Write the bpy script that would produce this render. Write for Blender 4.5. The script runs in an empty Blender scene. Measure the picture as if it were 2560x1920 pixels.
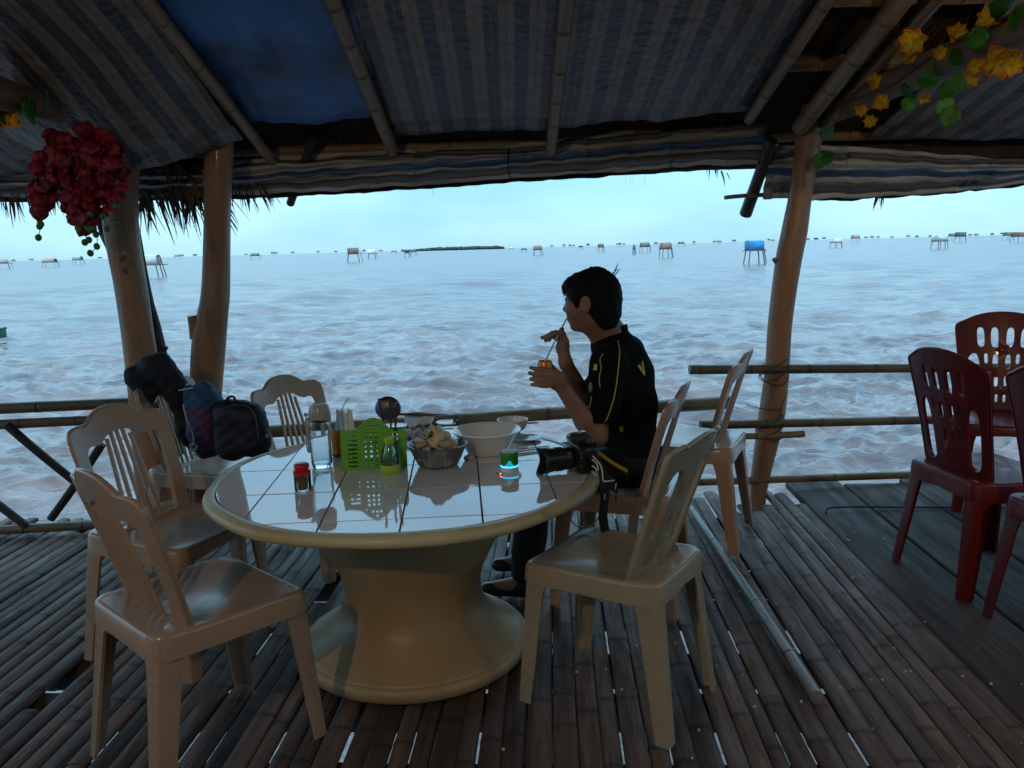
import bpy, bmesh, math, random
import numpy as np
from mathutils import Vector, Matrix, Euler, Quaternion
from mathutils.bvhtree import BVHTree
from mathutils import noise as mnoise

random.seed(7)
scene = bpy.context.scene
col = scene.collection
rad = math.radians

# ------------------------------------------------------------------ camera
CAM_H, FPX, PITCH, ROLL = 1.36, 2000.0, rad(9.65), rad(1.52)
fwd = Vector((0, math.cos(PITCH), -math.sin(PITCH)))
_r0 = Vector((1, 0, 0)); _u0 = Vector((0, math.sin(PITCH), math.cos(PITCH)))
rgt = _r0 * math.cos(ROLL) - _u0 * math.sin(ROLL)
upv = _r0 * math.sin(ROLL) + _u0 * math.cos(ROLL)
cam_d = bpy.data.cameras.new('camera'); cam = bpy.data.objects.new('camera', cam_d)
col.objects.link(cam); scene.camera = cam
cam_d.sensor_width = 36; cam_d.lens = 36 * FPX / 2560
cam_d.clip_start = 0.05; cam_d.clip_end = 200000
cam.matrix_world = Matrix(((rgt.x, upv.x, -fwd.x, 0), (rgt.y, upv.y, -fwd.y, 0), (rgt.z, upv.z, -fwd.z, CAM_H), (0, 0, 0, 1)))

# ------------------------------------------------------------------ sky, sun, exposure
SUN_EL, SUN_AZ = rad(38), rad(205)          # behind the camera, to the right
world = bpy.data.worlds.new('World'); scene.world = world; world.use_nodes = True
wn = world.node_tree.nodes; wl = world.node_tree.links
bg = wn['Background']
sky = wn.new('ShaderNodeTexSky'); sky.sky_type = 'NISHITA'; sky.sun_disc = False
sky.sun_elevation = SUN_EL; sky.sun_rotation = SUN_AZ
sky.air_density = 1.0; sky.dust_density = 0.15; sky.ozone_density = 6.0
tint = wn.new('ShaderNodeMix'); tint.data_type = 'RGBA'; tint.blend_type = 'MULTIPLY'; tint.inputs[0].default_value = 1
wl.new(sky.outputs[0], tint.inputs[6]); tint.inputs[7].default_value = (0.62, 1.0, 1.12, 1)
# thin evening cloud, softly lighter than the blue
wtc = wn.new('ShaderNodeTexCoord'); wmp = wn.new('ShaderNodeMapping'); wmp.inputs['Scale'].default_value = (1, 1, 3.2)
wl.new(wtc.outputs['Generated'], wmp.inputs[0])
wno = wn.new('ShaderNodeTexNoise'); wno.inputs['Scale'].default_value = 2.6; wno.inputs['Detail'].default_value = 5
wl.new(wmp.outputs[0], wno.inputs['Vector'])
wrm = wn.new('ShaderNodeMapRange'); wrm.inputs[1].default_value = .32; wrm.inputs[2].default_value = .66
wrm.inputs[3].default_value = 0; wrm.inputs[4].default_value = 1
wl.new(wno.outputs[0], wrm.inputs[0])
veil = wn.new('ShaderNodeMix'); veil.data_type = 'RGBA'           # an even veil of evening cloud, thicker in places
veil.inputs[6].default_value = (1.42, 2.85, 3.95, 1); veil.inputs[7].default_value = (2.6, 4.3, 5.2, 1)
wl.new(wrm.outputs[0], veil.inputs[0])
cl = wn.new('ShaderNodeMix'); cl.data_type = 'RGBA'; cl.inputs[0].default_value = .84
wl.new(tint.outputs[2], cl.inputs[6]); wl.new(veil.outputs[2], cl.inputs[7])
# an overcast dome: brighter overhead than at the horizon
wsx = wn.new('ShaderNodeSeparateXYZ'); wl.new(wtc.outputs['Generated'], wsx.inputs[0])
wz = wn.new('ShaderNodeMapRange'); wz.inputs[1].default_value = 0; wz.inputs[2].default_value = 1; wz.inputs[3].default_value = .80; wz.inputs[4].default_value = 3.25
wl.new(wsx.outputs[2], wz.inputs[0])
dome = wn.new('ShaderNodeVectorMath'); dome.operation = 'SCALE'; wl.new(cl.outputs[2], dome.inputs[0]); wl.new(wz.outputs[0], dome.inputs['Scale'])
wl.new(dome.outputs[0], bg.inputs[0])
bg.inputs[1].default_value = 0.13
sun_d = bpy.data.lights.new('sun', 'SUN'); sun_o = bpy.data.objects.new('sun', sun_d); col.objects.link(sun_o)
sun_d.energy = 0.55; sun_d.angle = rad(14); sun_d.color = (1.0, 0.93, 0.84)
_sd = Vector((math.sin(SUN_AZ) * math.cos(SUN_EL), math.cos(SUN_AZ) * math.cos(SUN_EL), math.sin(SUN_EL)))
sun_o.rotation_euler = _sd.to_track_quat('Z', 'Y').to_euler()
scene.view_settings.view_transform = 'Standard'; scene.view_settings.look = 'None'
scene.view_settings.exposure = 0.92; scene.view_settings.gamma = 1
scene.view_settings.use_curve_mapping = False
scene.cycles.use_denoising = True
scene.cycles.max_bounces = 10; scene.cycles.diffuse_bounces = 5; scene.cycles.glossy_bounces = 4
scene.cycles.transmission_bounces = 8; scene.cycles.transparent_max_bounces = 8
scene.cycles.caustics_reflective = False; scene.cycles.caustics_refractive = False
scene.cycles.sample_clamp_indirect = 6

# ------------------------------------------------------------------ helpers
def ray(px, py):
    return fwd + rgt * ((px - 1280) / FPX) + upv * ((960 - py) / FPX)
def P(px, py, z=None, y=None, x=None, slope=None):
    """a point of the place that the photograph shows at this pixel: on a level, at a distance or on the roof slope"""
    d = ray(px, py)
    if z is not None: k = (z - CAM_H) / d.z
    elif y is not None: k = y / d.y
    elif x is not None: k = x / d.x
    else: k = (slope[0] - CAM_H) / (d.z - slope[1] * d.y)
    return Vector((0, 0, CAM_H)) + d * k
def tag(o, label=None, cat=None, group=None, kind=None):
    if label: o['label'] = label
    if cat: o['category'] = cat
    if group: o['group'] = group
    if kind: o['kind'] = kind
    return o
def empty(name, loc=(0, 0, 0), rz=0.0, label=None, cat=None, group=None, kind=None, parent=None):
    o = bpy.data.objects.new(name, None); col.objects.link(o); o.empty_display_size = .1
    o.location = loc; o.rotation_euler = (0, 0, rz); o.parent = parent
    return tag(o, label, cat, group, kind)
def link(name, me, mat=None, parent=None, loc=(0, 0, 0), rot=None, smooth=True):
    o = bpy.data.objects.new(name, me); col.objects.link(o); o.parent = parent; o.location = loc
    if rot is not None: o.rotation_euler = rot
    if mat is not None and not me.materials: me.materials.append(mat)
    return o
def fast(name, V, F, smooth=True, sharp=None):
    """mesh from numpy arrays; F is (n,4) or (n,3) or a list of polygons"""
    me = bpy.data.meshes.new(name)
    if isinstance(F, np.ndarray):
        n, k = F.shape
        me.vertices.add(len(V)); me.vertices.foreach_set('co', np.asarray(V, np.float32).ravel())
        me.loops.add(n * k); me.loops.foreach_set('vertex_index', F.astype(np.int32).ravel())
        me.polygons.add(n); me.polygons.foreach_set('loop_start', np.arange(0, n * k, k, dtype=np.int32))
        me.polygons.foreach_set('loop_total', np.full(n, k, np.int32))
        me.update(calc_edges=True)
    else:
        me.from_pydata([tuple(v) for v in V], [], F); me.update()
    if smooth:
        me.polygons.foreach_set('use_smooth', np.ones(len(me.polygons), bool))
        if sharp: me.set_sharp_from_angle(angle=rad(sharp))
    return me
class MB:
    """collects shapes into ONE mesh"""
    def __init__(s): s.v = []; s.f = []
    def add(s, V, F):
        b = len(s.v); s.v += [Vector(v) for v in V]; s.f += [tuple(i + b for i in q) for q in F]; return s
    def box(s, c, d, rot=None, taper=1.0):
        c = Vector(c); R = rot.to_matrix() if rot is not None else Matrix.Identity(3)
        V = [c + R @ Vector((x * d[0] / 2 * (taper if z > 0 else 1), y * d[1] / 2 * (taper if z > 0 else 1), z * d[2] / 2)) for z in (-1, 1) for x, y in ((-1, -1), (1, -1), (1, 1), (-1, 1))]
        return s.add(V, [(3, 2, 1, 0), (4, 5, 6, 7), (0, 1, 5, 4), (1, 2, 6, 5), (2, 3, 7, 6), (3, 0, 4, 7)])
    def tube(s, pts, r, seg=8, cap=True, flat=1.0, up=None):
        pts = [Vector(p) for p in pts]; n = len(pts)
        rs = r if isinstance(r, (list, tuple)) else [r] * n
        T = [(pts[min(i + 1, n - 1)] - pts[max(i - 1, 0)]).normalized() for i in range(n)]
        a = Vector(up) if up is not None else (Vector((0, 0, 1)) if abs(T[0].z) < .9 else Vector((1, 0, 0)))
        N = (a - T[0] * a.dot(T[0])).normalized(); b0 = len(s.v)
        for i in range(n):
            if up is not None:
                N = (a - T[i] * a.dot(T[i])).normalized()
            else:
                N = (N - T[i] * N.dot(T[i])).normalized()
            B = T[i].cross(N)
            for k in range(seg):
                t = 2 * math.pi * k / seg
                s.v.append(pts[i] + (N * math.cos(t) * flat + B * math.sin(t)) * rs[i])
        for i in range(n - 1):
            for k in range(seg):
                k2 = (k + 1) % seg; q = b0 + i * seg; w = q + seg
                s.f.append((q + k, q + k2, w + k2, w + k))
        if cap:
            s.f.append(tuple(b0 + k for k in reversed(range(seg)))); q = b0 + (n - 1) * seg
            s.f.append(tuple(q + k for k in range(seg)))
        return s
    def lathe(s, prof, seg=32, c=(0, 0, 0), close=False):
        c = Vector(c); b0 = len(s.v); n = len(prof)
        for r, z in prof:
            for k in range(seg):
                t = 2 * math.pi * k / seg; s.v.append(c + Vector((r * math.cos(t), r * math.sin(t), z)))
        for i in range(n - 1):
            for k in range(seg):
                k2 = (k + 1) % seg; q = b0 + i * seg; w = q + seg
                s.f.append((q + k, q + k2, w + k2, w + k))
        if not close:
            if prof[0][0] > 1e-5: s.f.append(tuple(b0 + k for k in reversed(range(seg))))
            if prof[-1][0] > 1e-5: q = b0 + (n - 1) * seg; s.f.append(tuple(q + k for k in range(seg)))
        return s
    def ball(s, c, r, seg=10, rings=7, rot=None):
        c = Vector(c); r = Vector(r) if not isinstance(r, (int, float)) else Vector((r, r, r))
        R = rot.to_matrix() if rot is not None else Matrix.Identity(3); b0 = len(s.v)
        for i in range(rings + 1):
            ph = math.pi * i / rings
            for k in range(seg):
                t = 2 * math.pi * k / seg
                s.v.append(c + R @ Vector((r.x * math.sin(ph) * math.cos(t), r.y * math.sin(ph) * math.sin(t), r.z * math.cos(ph))))
        for i in range(rings):
            for k in range(seg):
                k2 = (k + 1) % seg; q = b0 + i * seg; w = q + seg
                s.f.append((q + k, w + k, w + k2, q + k2))
        return s
    def grid(s, fn, nu, nv):
        b0 = len(s.v)
        for i in range(nu + 1):
            for j in range(nv + 1): s.v.append(Vector(fn(i / nu, j / nv)))
        for i in range(nu):
            for j in range(nv):
                q = b0 + i * (nv + 1) + j; s.f.append((q, q + nv + 1, q + nv + 2, q + 1))
        return s
    def mesh(s, name, sharp=40, weld=True):
        me = bpy.data.meshes.new(name); me.from_pydata([tuple(v) for v in s.v], [], s.f)
        bm = bmesh.new(); bm.from_mesh(me)
        if weld: bmesh.ops.remove_doubles(bm, verts=bm.verts, dist=1e-5)
        bmesh.ops.recalc_face_normals(bm, faces=bm.faces)
        bm.to_mesh(me); bm.free()
        me.polygons.foreach_set('use_smooth', np.ones(len(me.polygons), bool))
        if sharp and sharp < 180: me.set_sharp_from_angle(angle=rad(sharp))
        me.update(); return me
    def obj(s, name, mat, parent=None, sharp=40, loc=(0, 0, 0), rot=None):
        return link(name, s.mesh(name, sharp), mat, parent, loc, rot)
def smooth_pts(pts, n):
    """Catmull-Rom through the points"""
    pts = [Vector(p) for p in pts]; q = [pts[0] * 2 - pts[1]] + pts + [pts[-1] * 2 - pts[-2]]; out = []
    m = len(pts) - 1
    for i in range(n + 1):
        t = i / n * m; k = min(int(t), m - 1); t -= k
        a, b, c, d = q[k:k + 4]
        out.append(.5 * ((2 * b) + (c - a) * t + (2 * a - 5 * b + 4 * c - d) * t * t + (3 * b - a - 3 * c + d) * t ** 3))
    return out
def bevel(o, w=.004, seg=2, ang=40):
    m = o.modifiers.new('bevel', 'BEVEL'); m.width = w; m.segments = seg; m.limit_method = 'ANGLE'; m.angle_limit = rad(ang)
    return o

# ------------------------------------------------------------------ materials
MATS = {}
def mat(name, c, r=.5, c2=None, ns=6.0, stretch=(1, 1, 1), fac=1.0, bump=0.0, bs=None, bstretch=None, metal=0.0, trans=0.0, ior=1.45,
        rand=0.0, coat=0.0, rvar=0.0, attr=None, ac=None, emit=None, es=0.0, spec=.5, alpha=1.0, sss=0.0, stain=None):
    if name in MATS: return MATS[name]
    m = bpy.data.materials.new(name); m.use_nodes = True; nt = m.node_tree; N = nt.nodes; L = nt.links
    b = N['Principled BSDF']; b.inputs['Roughness'].default_value = r; b.inputs['Metallic'].default_value = metal
    b.inputs['IOR'].default_value = ior; b.inputs['Transmission Weight'].default_value = trans
    b.inputs['Coat Weight'].default_value = coat; b.inputs['Coat Roughness'].default_value = .08
    b.inputs['Specular IOR Level'].default_value = spec; b.inputs['Alpha'].default_value = alpha
    if sss: b.inputs['Subsurface Weight'].default_value = sss; b.inputs['Subsurface Scale'].default_value = .01
    tc = N.new('ShaderNodeTexCoord'); mp = N.new('ShaderNodeMapping'); mp.inputs['Scale'].default_value = stretch
    L.new(tc.outputs['Object'], mp.inputs[0])
    oi = N.new('ShaderNodeObjectInfo')
    off = N.new('ShaderNodeVectorMath'); off.operation = 'MULTIPLY_ADD'
    comb = N.new('ShaderNodeCombineXYZ')
    for i in range(3): L.new(oi.outputs['Random'], comb.inputs[i])
    off.inputs[1].default_value = (37, 17, 53)
    L.new(comb.outputs[0], off.inputs[0]); L.new(mp.outputs[0], off.inputs[2])
    no = N.new('ShaderNodeTexNoise'); no.inputs['Scale'].default_value = ns; no.inputs['Detail'].default_value = 6; no.inputs['Roughness'].default_value = .62
    L.new(off.outputs[0], no.inputs['Vector'])
    cur = None
    base = N.new('ShaderNodeMix'); base.data_type = 'RGBA'
    rm = N.new('ShaderNodeMapRange'); rm.inputs[1].default_value = .35; rm.inputs[2].default_value = .68; rm.inputs[4].default_value = fac
    L.new(no.outputs[0], rm.inputs[0]); L.new(rm.outputs[0], base.inputs[0])
    base.inputs[6].default_value = (*c, 1); base.inputs[7].default_value = (*(c2 or c), 1); cur = base.outputs[2]
    if stain:
        sc, scale, lo, hi, f = stain
        n2 = N.new('ShaderNodeTexNoise'); n2.inputs['Scale'].default_value = scale; n2.inputs['Detail'].default_value = 4
        L.new(off.outputs[0], n2.inputs['Vector'])
        r2 = N.new('ShaderNodeMapRange'); r2.inputs[1].default_value = lo; r2.inputs[2].default_value = hi; r2.inputs[4].default_value = f
        L.new(n2.outputs[0], r2.inputs[0])
        mx = N.new('ShaderNodeMix'); mx.data_type = 'RGBA'; L.new(r2.outputs[0], mx.inputs[0]); L.new(cur, mx.inputs[6]); mx.inputs[7].default_value = (*sc, 1); cur = mx.outputs[2]
    if attr:
        at = N.new('ShaderNodeAttribute'); at.attribute_name = attr
        mx = N.new('ShaderNodeMix'); mx.data_type = 'RGBA'; L.new(at.outputs['Fac'], mx.inputs[0]); L.new(cur, mx.inputs[6]); mx.inputs[7].default_value = (*ac, 1); cur = mx.outputs[2]
    if rand:
        hs = N.new('ShaderNodeHueSaturation'); mr = N.new('ShaderNodeMapRange'); mr.inputs[3].default_value = 1 - rand; mr.inputs[4].default_value = 1 + rand
        L.new(oi.outputs['Random'], mr.inputs[0]); L.new(mr.outputs[0], hs.inputs['Value']); L.new(cur, hs.inputs['Color']); cur = hs.outputs[0]
    L.new(cur, b.inputs['Base Color'])
    if rvar:
        rr = N.new('ShaderNodeMapRange'); rr.inputs[1].default_value = .3; rr.inputs[2].default_value = .7; rr.inputs[3].default_value = max(r - rvar, .02); rr.inputs[4].default_value = min(r + rvar, 1)
        L.new(no.outputs[0], rr.inputs[0]); L.new(rr.outputs[0], b.inputs['Roughness'])
    if bump:
        nb = N.new('ShaderNodeTexNoise'); nb.inputs['Scale'].default_value = bs or ns * 4; nb.inputs['Detail'].default_value = 5
        if bstretch:
            m2 = N.new('ShaderNodeMapping'); m2.inputs['Scale'].default_value = bstretch; L.new(tc.outputs['Object'], m2.inputs[0]); L.new(m2.outputs[0], nb.inputs['Vector'])
        else: L.new(off.outputs[0], nb.inputs['Vector'])
        bn = N.new('ShaderNodeBump'); bn.inputs['Strength'].default_value = bump; bn.inputs['Distance'].default_value = .01
        L.new(nb.outputs[0], bn.inputs['Height']); L.new(bn.outputs[0], b.inputs['Normal'])
    if emit: b.inputs['Emission Color'].default_value = (*emit, 1); b.inputs['Emission Strength'].default_value = es
    MATS[name] = m; return m

# signed-distance modelling: smooth unions of limbs and lobes, skinned into one continuous mesh
def seg_sdf(a, b, ra, rb):
    a = np.array(a, float); b = np.array(b, float); m = max(ra, rb)
    def f(X, Y, Z):
        d = b - a; L = d @ d + 1e-12
        t = np.clip(((X - a[0]) * d[0] + (Y - a[1]) * d[1] + (Z - a[2]) * d[2]) / L, 0, 1)
        return np.sqrt((X - a[0] - t * d[0]) ** 2 + (Y - a[1] - t * d[1]) ** 2 + (Z - a[2] - t * d[2]) ** 2) - (ra + (rb - ra) * t)
    return f, np.minimum(a, b) - m, np.maximum(a, b) + m
def ell_sdf(c, r, R=None):
    c = np.array(c, float); r = np.array(r, float); A = np.array(R if R is not None else Matrix.Identity(3))
    def f(X, Y, Z):
        x, y, z = X - c[0], Y - c[1], Z - c[2]
        u = (A[0, 0] * x + A[1, 0] * y + A[2, 0] * z); v = (A[0, 1] * x + A[1, 1] * y + A[2, 1] * z); w = (A[0, 2] * x + A[1, 2] * y + A[2, 2] * z)
        k0 = np.sqrt((u / r[0]) ** 2 + (v / r[1]) ** 2 + (w / r[2]) ** 2) + 1e-9
        k1 = np.sqrt((u / r[0] ** 2) ** 2 + (v / r[1] ** 2) ** 2 + (w / r[2] ** 2) ** 2) + 1e-9
        return k0 * (k0 - 1) / k1
    m = r.max(); return f, c - m, c + m
def sdf_mesh(name, prims, vox, pad=.03, noise_fn=None):
    """prims: (kind, (f, lo, hi), k); kind '+' smooth union, '-' smooth cut"""
    lo = np.min([p[1][1] for p in prims if p[0] == '+'], axis=0) - pad; hi = np.max([p[1][2] for p in prims if p[0] == '+'], axis=0) + pad
    n = np.ceil((hi - lo) / vox).astype(int) + 1
    ax = [(lo[i] + vox * np.arange(n[i])).astype(np.float32) for i in range(3)]
    D = np.full(n, 1.0, np.float32)
    for kind, (f, a, b), k in prims:
        i0 = np.maximum(((a - k - 2 * vox - lo) / vox).astype(int), 0); i1 = np.minimum(((b + k + 2 * vox - lo) / vox).astype(int) + 2, n)
        if np.any(i1 <= i0): continue
        sl = tuple(slice(i0[q], i1[q]) for q in range(3))
        X, Y, Z = np.meshgrid(ax[0][sl[0]], ax[1][sl[1]], ax[2][sl[2]], indexing='ij', sparse=True)
        d = f(X, Y, Z).astype(np.float32); c = D[sl]
        if kind == '+':
            h = np.maximum(k - np.abs(c - d), 0) / k; D[sl] = np.minimum(c, d) - h * h * k * .25
        else:
            h = np.maximum(k - np.abs(c + d), 0) / k; D[sl] = np.maximum(c, -d) + h * h * k * .25
    if noise_fn is not None:
        X, Y, Z = np.meshgrid(*ax, indexing='ij', sparse=True); D = D + noise_fn(X, Y, Z).astype(np.float32)
    return nets(name, D, lo, vox)
def nets(name, D, lo, vox):
    s = D < 0; n = np.array(D.shape)
    c = np.zeros(n - 1, np.int8)
    for a in (0, 1):
        for b in (0, 1):
            for d in (0, 1): c += s[a:n[0] - 1 + a, b:n[1] - 1 + b, d:n[2] - 1 + d]
    act = np.argwhere((c > 0) & (c < 8)); idx = np.full(n - 1, -1, np.int32); idx[tuple(act.T)] = np.arange(len(act))
    acc = np.zeros((len(act), 3)); cnt = np.zeros(len(act))
    for axis in range(3):
        o = [q for q in range(3) if q != axis]
        for a in (0, 1):
            for b in (0, 1):
                p0 = act.copy(); p0[:, o[0]] += a; p0[:, o[1]] += b; p1 = p0.copy(); p1[:, axis] += 1
                d0 = D[tuple(p0.T)]; d1 = D[tuple(p1.T)]; m = (d0 < 0) != (d1 < 0)
                t = np.where(m, d0 / np.where(m, d0 - d1, 1), 0); q = p0.astype(float); q[:, axis] += t
                acc[m] += q[m]; cnt[m] += 1
    V = acc / cnt[:, None] * vox + lo; F = []
    for axis in range(3):
        o = [q for q in range(3) if q != axis]
        a = [slice(1, n[q] - 1) for q in range(3)]; a[axis] = slice(0, n[axis] - 1); b = list(a); b[axis] = slice(1, n[axis])
        e = np.argwhere(s[tuple(a)] != s[tuple(b)]) + np.array([0 if q == axis else 1 for q in range(3)])
        if not len(e): continue
        e0 = np.zeros(3, int); e0[o[0]] = 1; e1 = np.zeros(3, int); e1[o[1]] = 1
        q = np.stack([idx[tuple((e - e0 - e1).T)], idx[tuple((e - e1).T)], idx[tuple(e.T)], idx[tuple((e - e0).T)]], 1)
        fl = s[tuple(e.T)]
        if axis == 1: fl = ~fl
        q[~fl] = q[~fl][:, ::-1]; F.append(q)
    F = np.concatenate(F); F = F[(F >= 0).all(1)]
    return fast(name, V, F)

def thin_glass(name, tint, rough=.05, body=0.0, body_c=(.8, .82, .82)):
    """thin-walled clear plastic or glass: mostly see-through, mirror-like at grazing angles"""
    m = bpy.data.materials.new(name); m.use_nodes = True; nt = m.node_tree; N = nt.nodes; L = nt.links; N.remove(N['Principled BSDF']); out = N['Material Output']
    tr = N.new('ShaderNodeBsdfTransparent'); tr.inputs[0].default_value = (*tint, 1); gl_ = N.new('ShaderNodeBsdfGlossy'); gl_.inputs['Roughness'].default_value = rough
    df = N.new('ShaderNodeBsdfDiffuse'); df.inputs[0].default_value = (*body_c, 1); m1 = N.new('ShaderNodeMixShader'); m1.inputs[0].default_value = body; L.new(tr.outputs[0], m1.inputs[1]); L.new(df.outputs[0], m1.inputs[2])
    lw = N.new('ShaderNodeFresnel'); lw.inputs[0].default_value = 1.45; m2 = N.new('ShaderNodeMixShader'); L.new(lw.outputs[0], m2.inputs[0]); L.new(m1.outputs[0], m2.inputs[1]); L.new(gl_.outputs[0], m2.inputs[2]); L.new(m2.outputs[0], out.inputs[0])
    return m
# ================================================================== the sea
SEA_Z = -1.85
def sea_mesh():
    rng = np.random.default_rng(3)
    ang = np.concatenate([np.linspace(rad(62), rad(22), 70, endpoint=False), np.linspace(rad(22), rad(.35), 400, endpoint=False), np.geomspace(rad(.35), rad(.004), 40)])
    R = (CAM_H - SEA_Z) / np.tan(ang)
    az = np.concatenate([np.linspace(-180, -46, 60, endpoint=False), np.linspace(-46, 46, 760, endpoint=False), np.linspace(46, 180, 60, endpoint=False)])
    A = np.radians(az); n, m = len(R), len(A)
    X = R[:, None] * np.sin(A)[None]; Y = R[:, None] * np.cos(A)[None]
    dR = np.gradient(R)[:, None]; dA = R[:, None] * np.radians(.125)
    samp = np.maximum(dR, dA)
    Z = np.zeros_like(X); DX = np.zeros_like(X); DY = np.zeros_like(X)
    wx = X + .5 * np.sin(.31 * Y + .2 * X) + .3 * np.sin(.77 * X - .4 * Y); wy = Y + .6 * np.sin(.23 * X + 1) + .25 * np.sin(.9 * X + .5 * Y)
    for i in range(150):
        lam = 0.30 * (45.0 ** rng.random()); th = rng.normal(rad(-96), rad(38)); k = 2 * math.pi / lam
        amp = lam * rng.uniform(.4, 1.5) * (.0125 if lam < .8 else .0085 if lam < 1.8 else .0038 if lam < 4 else .0016)
        if lam > 2.2: amp = amp * np.clip(R[:, None] / 45, 1, 3.2)
        kx, ky = math.cos(th), math.sin(th); ph = k * (kx * wx + ky * wy) + rng.uniform(0, 6.28)
        fade = np.clip((lam / samp - 1.2) / 1.8, 0, 1)
        Z += amp * fade * (np.cos(ph) if i % 3 else 1.1 - 2.2 * np.sqrt(np.sin(ph / 2) ** 2 + .004)); DX -= amp * fade * kx * np.sin(ph) * .55; DY -= amp * fade * ky * np.sin(ph) * .55
    V = np.stack([X + DX, Y + DY, SEA_Z + Z], -1).reshape(-1, 3)
    i = np.arange(n - 1)[:, None]; j = np.arange(m)[None]; j2 = (j + 1) % m
    F = np.stack([i * m + j, i * m + j2, (i + 1) * m + j2, (i + 1) * m + j], -1).reshape(-1, 4)
    return fast('sea', V, F[:, ::-1])
m_sea = bpy.data.materials.new('muddy_sea'); m_sea.use_nodes = True
def _sea_nodes():
    nt = m_sea.node_tree; N = nt.nodes; L = nt.links; b = N['Principled BSDF']
    b.inputs['Roughness'].default_value = .07; b.inputs['IOR'].default_value = 1.5
    g = N.new('ShaderNodeNewGeometry')
    m0 = N.new('ShaderNodeMapping'); m0.inputs['Scale'].default_value = (.35, 1.3, 1); L.new(g.outputs['Position'], m0.inputs[0])       # streaks of stirred-up silt
    n0 = N.new('ShaderNodeTexNoise'); n0.inputs['Scale'].default_value = .55; n0.inputs['Detail'].default_value = 9; n0.inputs['Roughness'].default_value = .72; n0.inputs['Distortion'].default_value = .5; L.new(m0.outputs[0], n0.inputs['Vector'])
    r0 = N.new('ShaderNodeMapRange'); r0.inputs[1].default_value = .4; r0.inputs[2].default_value = .62; L.new(n0.outputs[0], r0.inputs[0])
    mx = N.new('ShaderNodeMix'); mx.data_type = 'RGBA'; L.new(r0.outputs[0], mx.inputs[0])
    mx.inputs[6].default_value = (.05, .036, .04, 1); mx.inputs[7].default_value = (.155, .1, .092, 1); L.new(mx.outputs[2], b.inputs['Base Color'])
    ln = N.new('ShaderNodeVectorMath'); ln.operation = 'LENGTH'; L.new(g.outputs['Position'], ln.inputs[0])      # farther out the ripples are too fine to build: rougher water
    rm = N.new('ShaderNodeMapRange'); rm.inputs[1].default_value = 18; rm.inputs[2].default_value = 130; rm.inputs[3].default_value = .05; rm.inputs[4].default_value = .22; L.new(ln.outputs['Value'], rm.inputs[0]); L.new(rm.outputs[0], b.inputs['Roughness'])
    mp = N.new('ShaderNodeMapping'); mp.inputs['Scale'].default_value = (.7, 1.5, 1); L.new(g.outputs['Position'], mp.inputs[0])
    n1 = N.new('ShaderNodeTexNoise'); n1.noise_type = 'RIDGED_MULTIFRACTAL'; n1.inputs['Scale'].default_value = 1.5; n1.inputs['Detail'].default_value = 3; n1.inputs['Roughness'].default_value = .5; n1.inputs['Distortion'].default_value = .35
    L.new(mp.outputs[0], n1.inputs['Vector'])
    n2 = N.new('ShaderNodeTexNoise'); n2.inputs['Scale'].default_value = .55; n2.inputs['Detail'].default_value = 6; n2.inputs['Distortion'].default_value = .4
    L.new(mp.outputs[0], n2.inputs['Vector'])
    b1 = N.new('ShaderNodeBump'); b1.inputs['Strength'].default_value = .8; b1.inputs['Distance'].default_value = .045; L.new(n1.outputs[0], b1.inputs['Height'])
    b2 = N.new('ShaderNodeBump'); b2.inputs['Strength'].default_value = .45; b2.inputs['Distance'].default_value = .75; L.new(n2.outputs[0], b2.inputs['Height'])
    L.new(b2.outputs[0], b1.inputs['Normal']); L.new(b1.outputs[0], b.inputs['Normal'])
_sea_nodes()
sea = link('sea', sea_mesh(), m_sea); tag(sea, 'choppy muddy blue-grey sea reaching the horizon', 'sea', kind='structure')

# ================================================================== bamboo
def set_attr(me, name, vals):
    a = me.attributes.new(name, 'FLOAT', 'POINT'); a.data.foreach_set('value', np.asarray(vals, np.float32))
def bamboo_mesh(L, r0, r1, seed, flat=False, seg=12, bend=.012, node=.33, hollow=True):
    rr = random.Random(seed); pos = []; t = rr.uniform(.05, node)
    nodes = []
    while t < L - .03: nodes.append(t); t += node * rr.uniform(.75, 1.25)
    ys = [0.0]
    for q in nodes: ys += [q - .022, q - .009, q - .004, q, q + .005, q + .02]
    ys += [L * k / 10 for k in range(1, 10)] + [L]
    ys = sorted(y for y in set(round(y, 4) for y in ys) if 0 <= y <= L)
    bx, bz, ph = rr.uniform(-bend, bend), rr.uniform(-bend, bend) * .5, rr.uniform(0, 6)
    V = []; nd = []; F = []
    for y in ys:
        t = y / L; r = r0 + (r1 - r0) * t; k = 1.0; dark = 0
        for q in nodes:
            d = y - q
            if abs(d) < .0022: k = .955; dark = 1
            elif abs(d + .004) < .0022: k = 1.06; dark = .75
            elif abs(d - .005) < .0022: k = 1.05; dark = .3
            elif abs(d + .009) < .0022: k = 1.02; dark = .2
        cx = bx * math.sin(math.pi * t) + .3 * bx * math.sin(5 * t + ph); cz = bz * math.sin(math.pi * t)
        for s in range(seg):
            if flat:
                if s < seg - 2: a = math.pi * s / (seg - 3); x, z = math.cos(a) * r * k, math.sin(a) ** .7 * r * .46 * k
                else: x, z = (-.9 * r, -.006) if s == seg - 2 else (.9 * r, -.006)
            else:
                a = 2 * math.pi * s / seg; x, z = math.cos(a) * r * k, math.sin(a) * r * k
            V.append((cx + x, y, cz + z)); nd.append(dark)
    n = len(ys)
    for i in range(n - 1):
        for s in range(seg):
            s2 = (s + 1) % seg; F.append((i * seg + s2, i * seg + s, (i + 1) * seg + s, (i + 1) * seg + s2))
    F.append(tuple(range(seg))); F.append(tuple(reversed(range((n - 1) * seg, n * seg))))
    me = fast('bamboo', V, F, sharp=50); set_attr(me, 'nd', nd); return me
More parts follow.
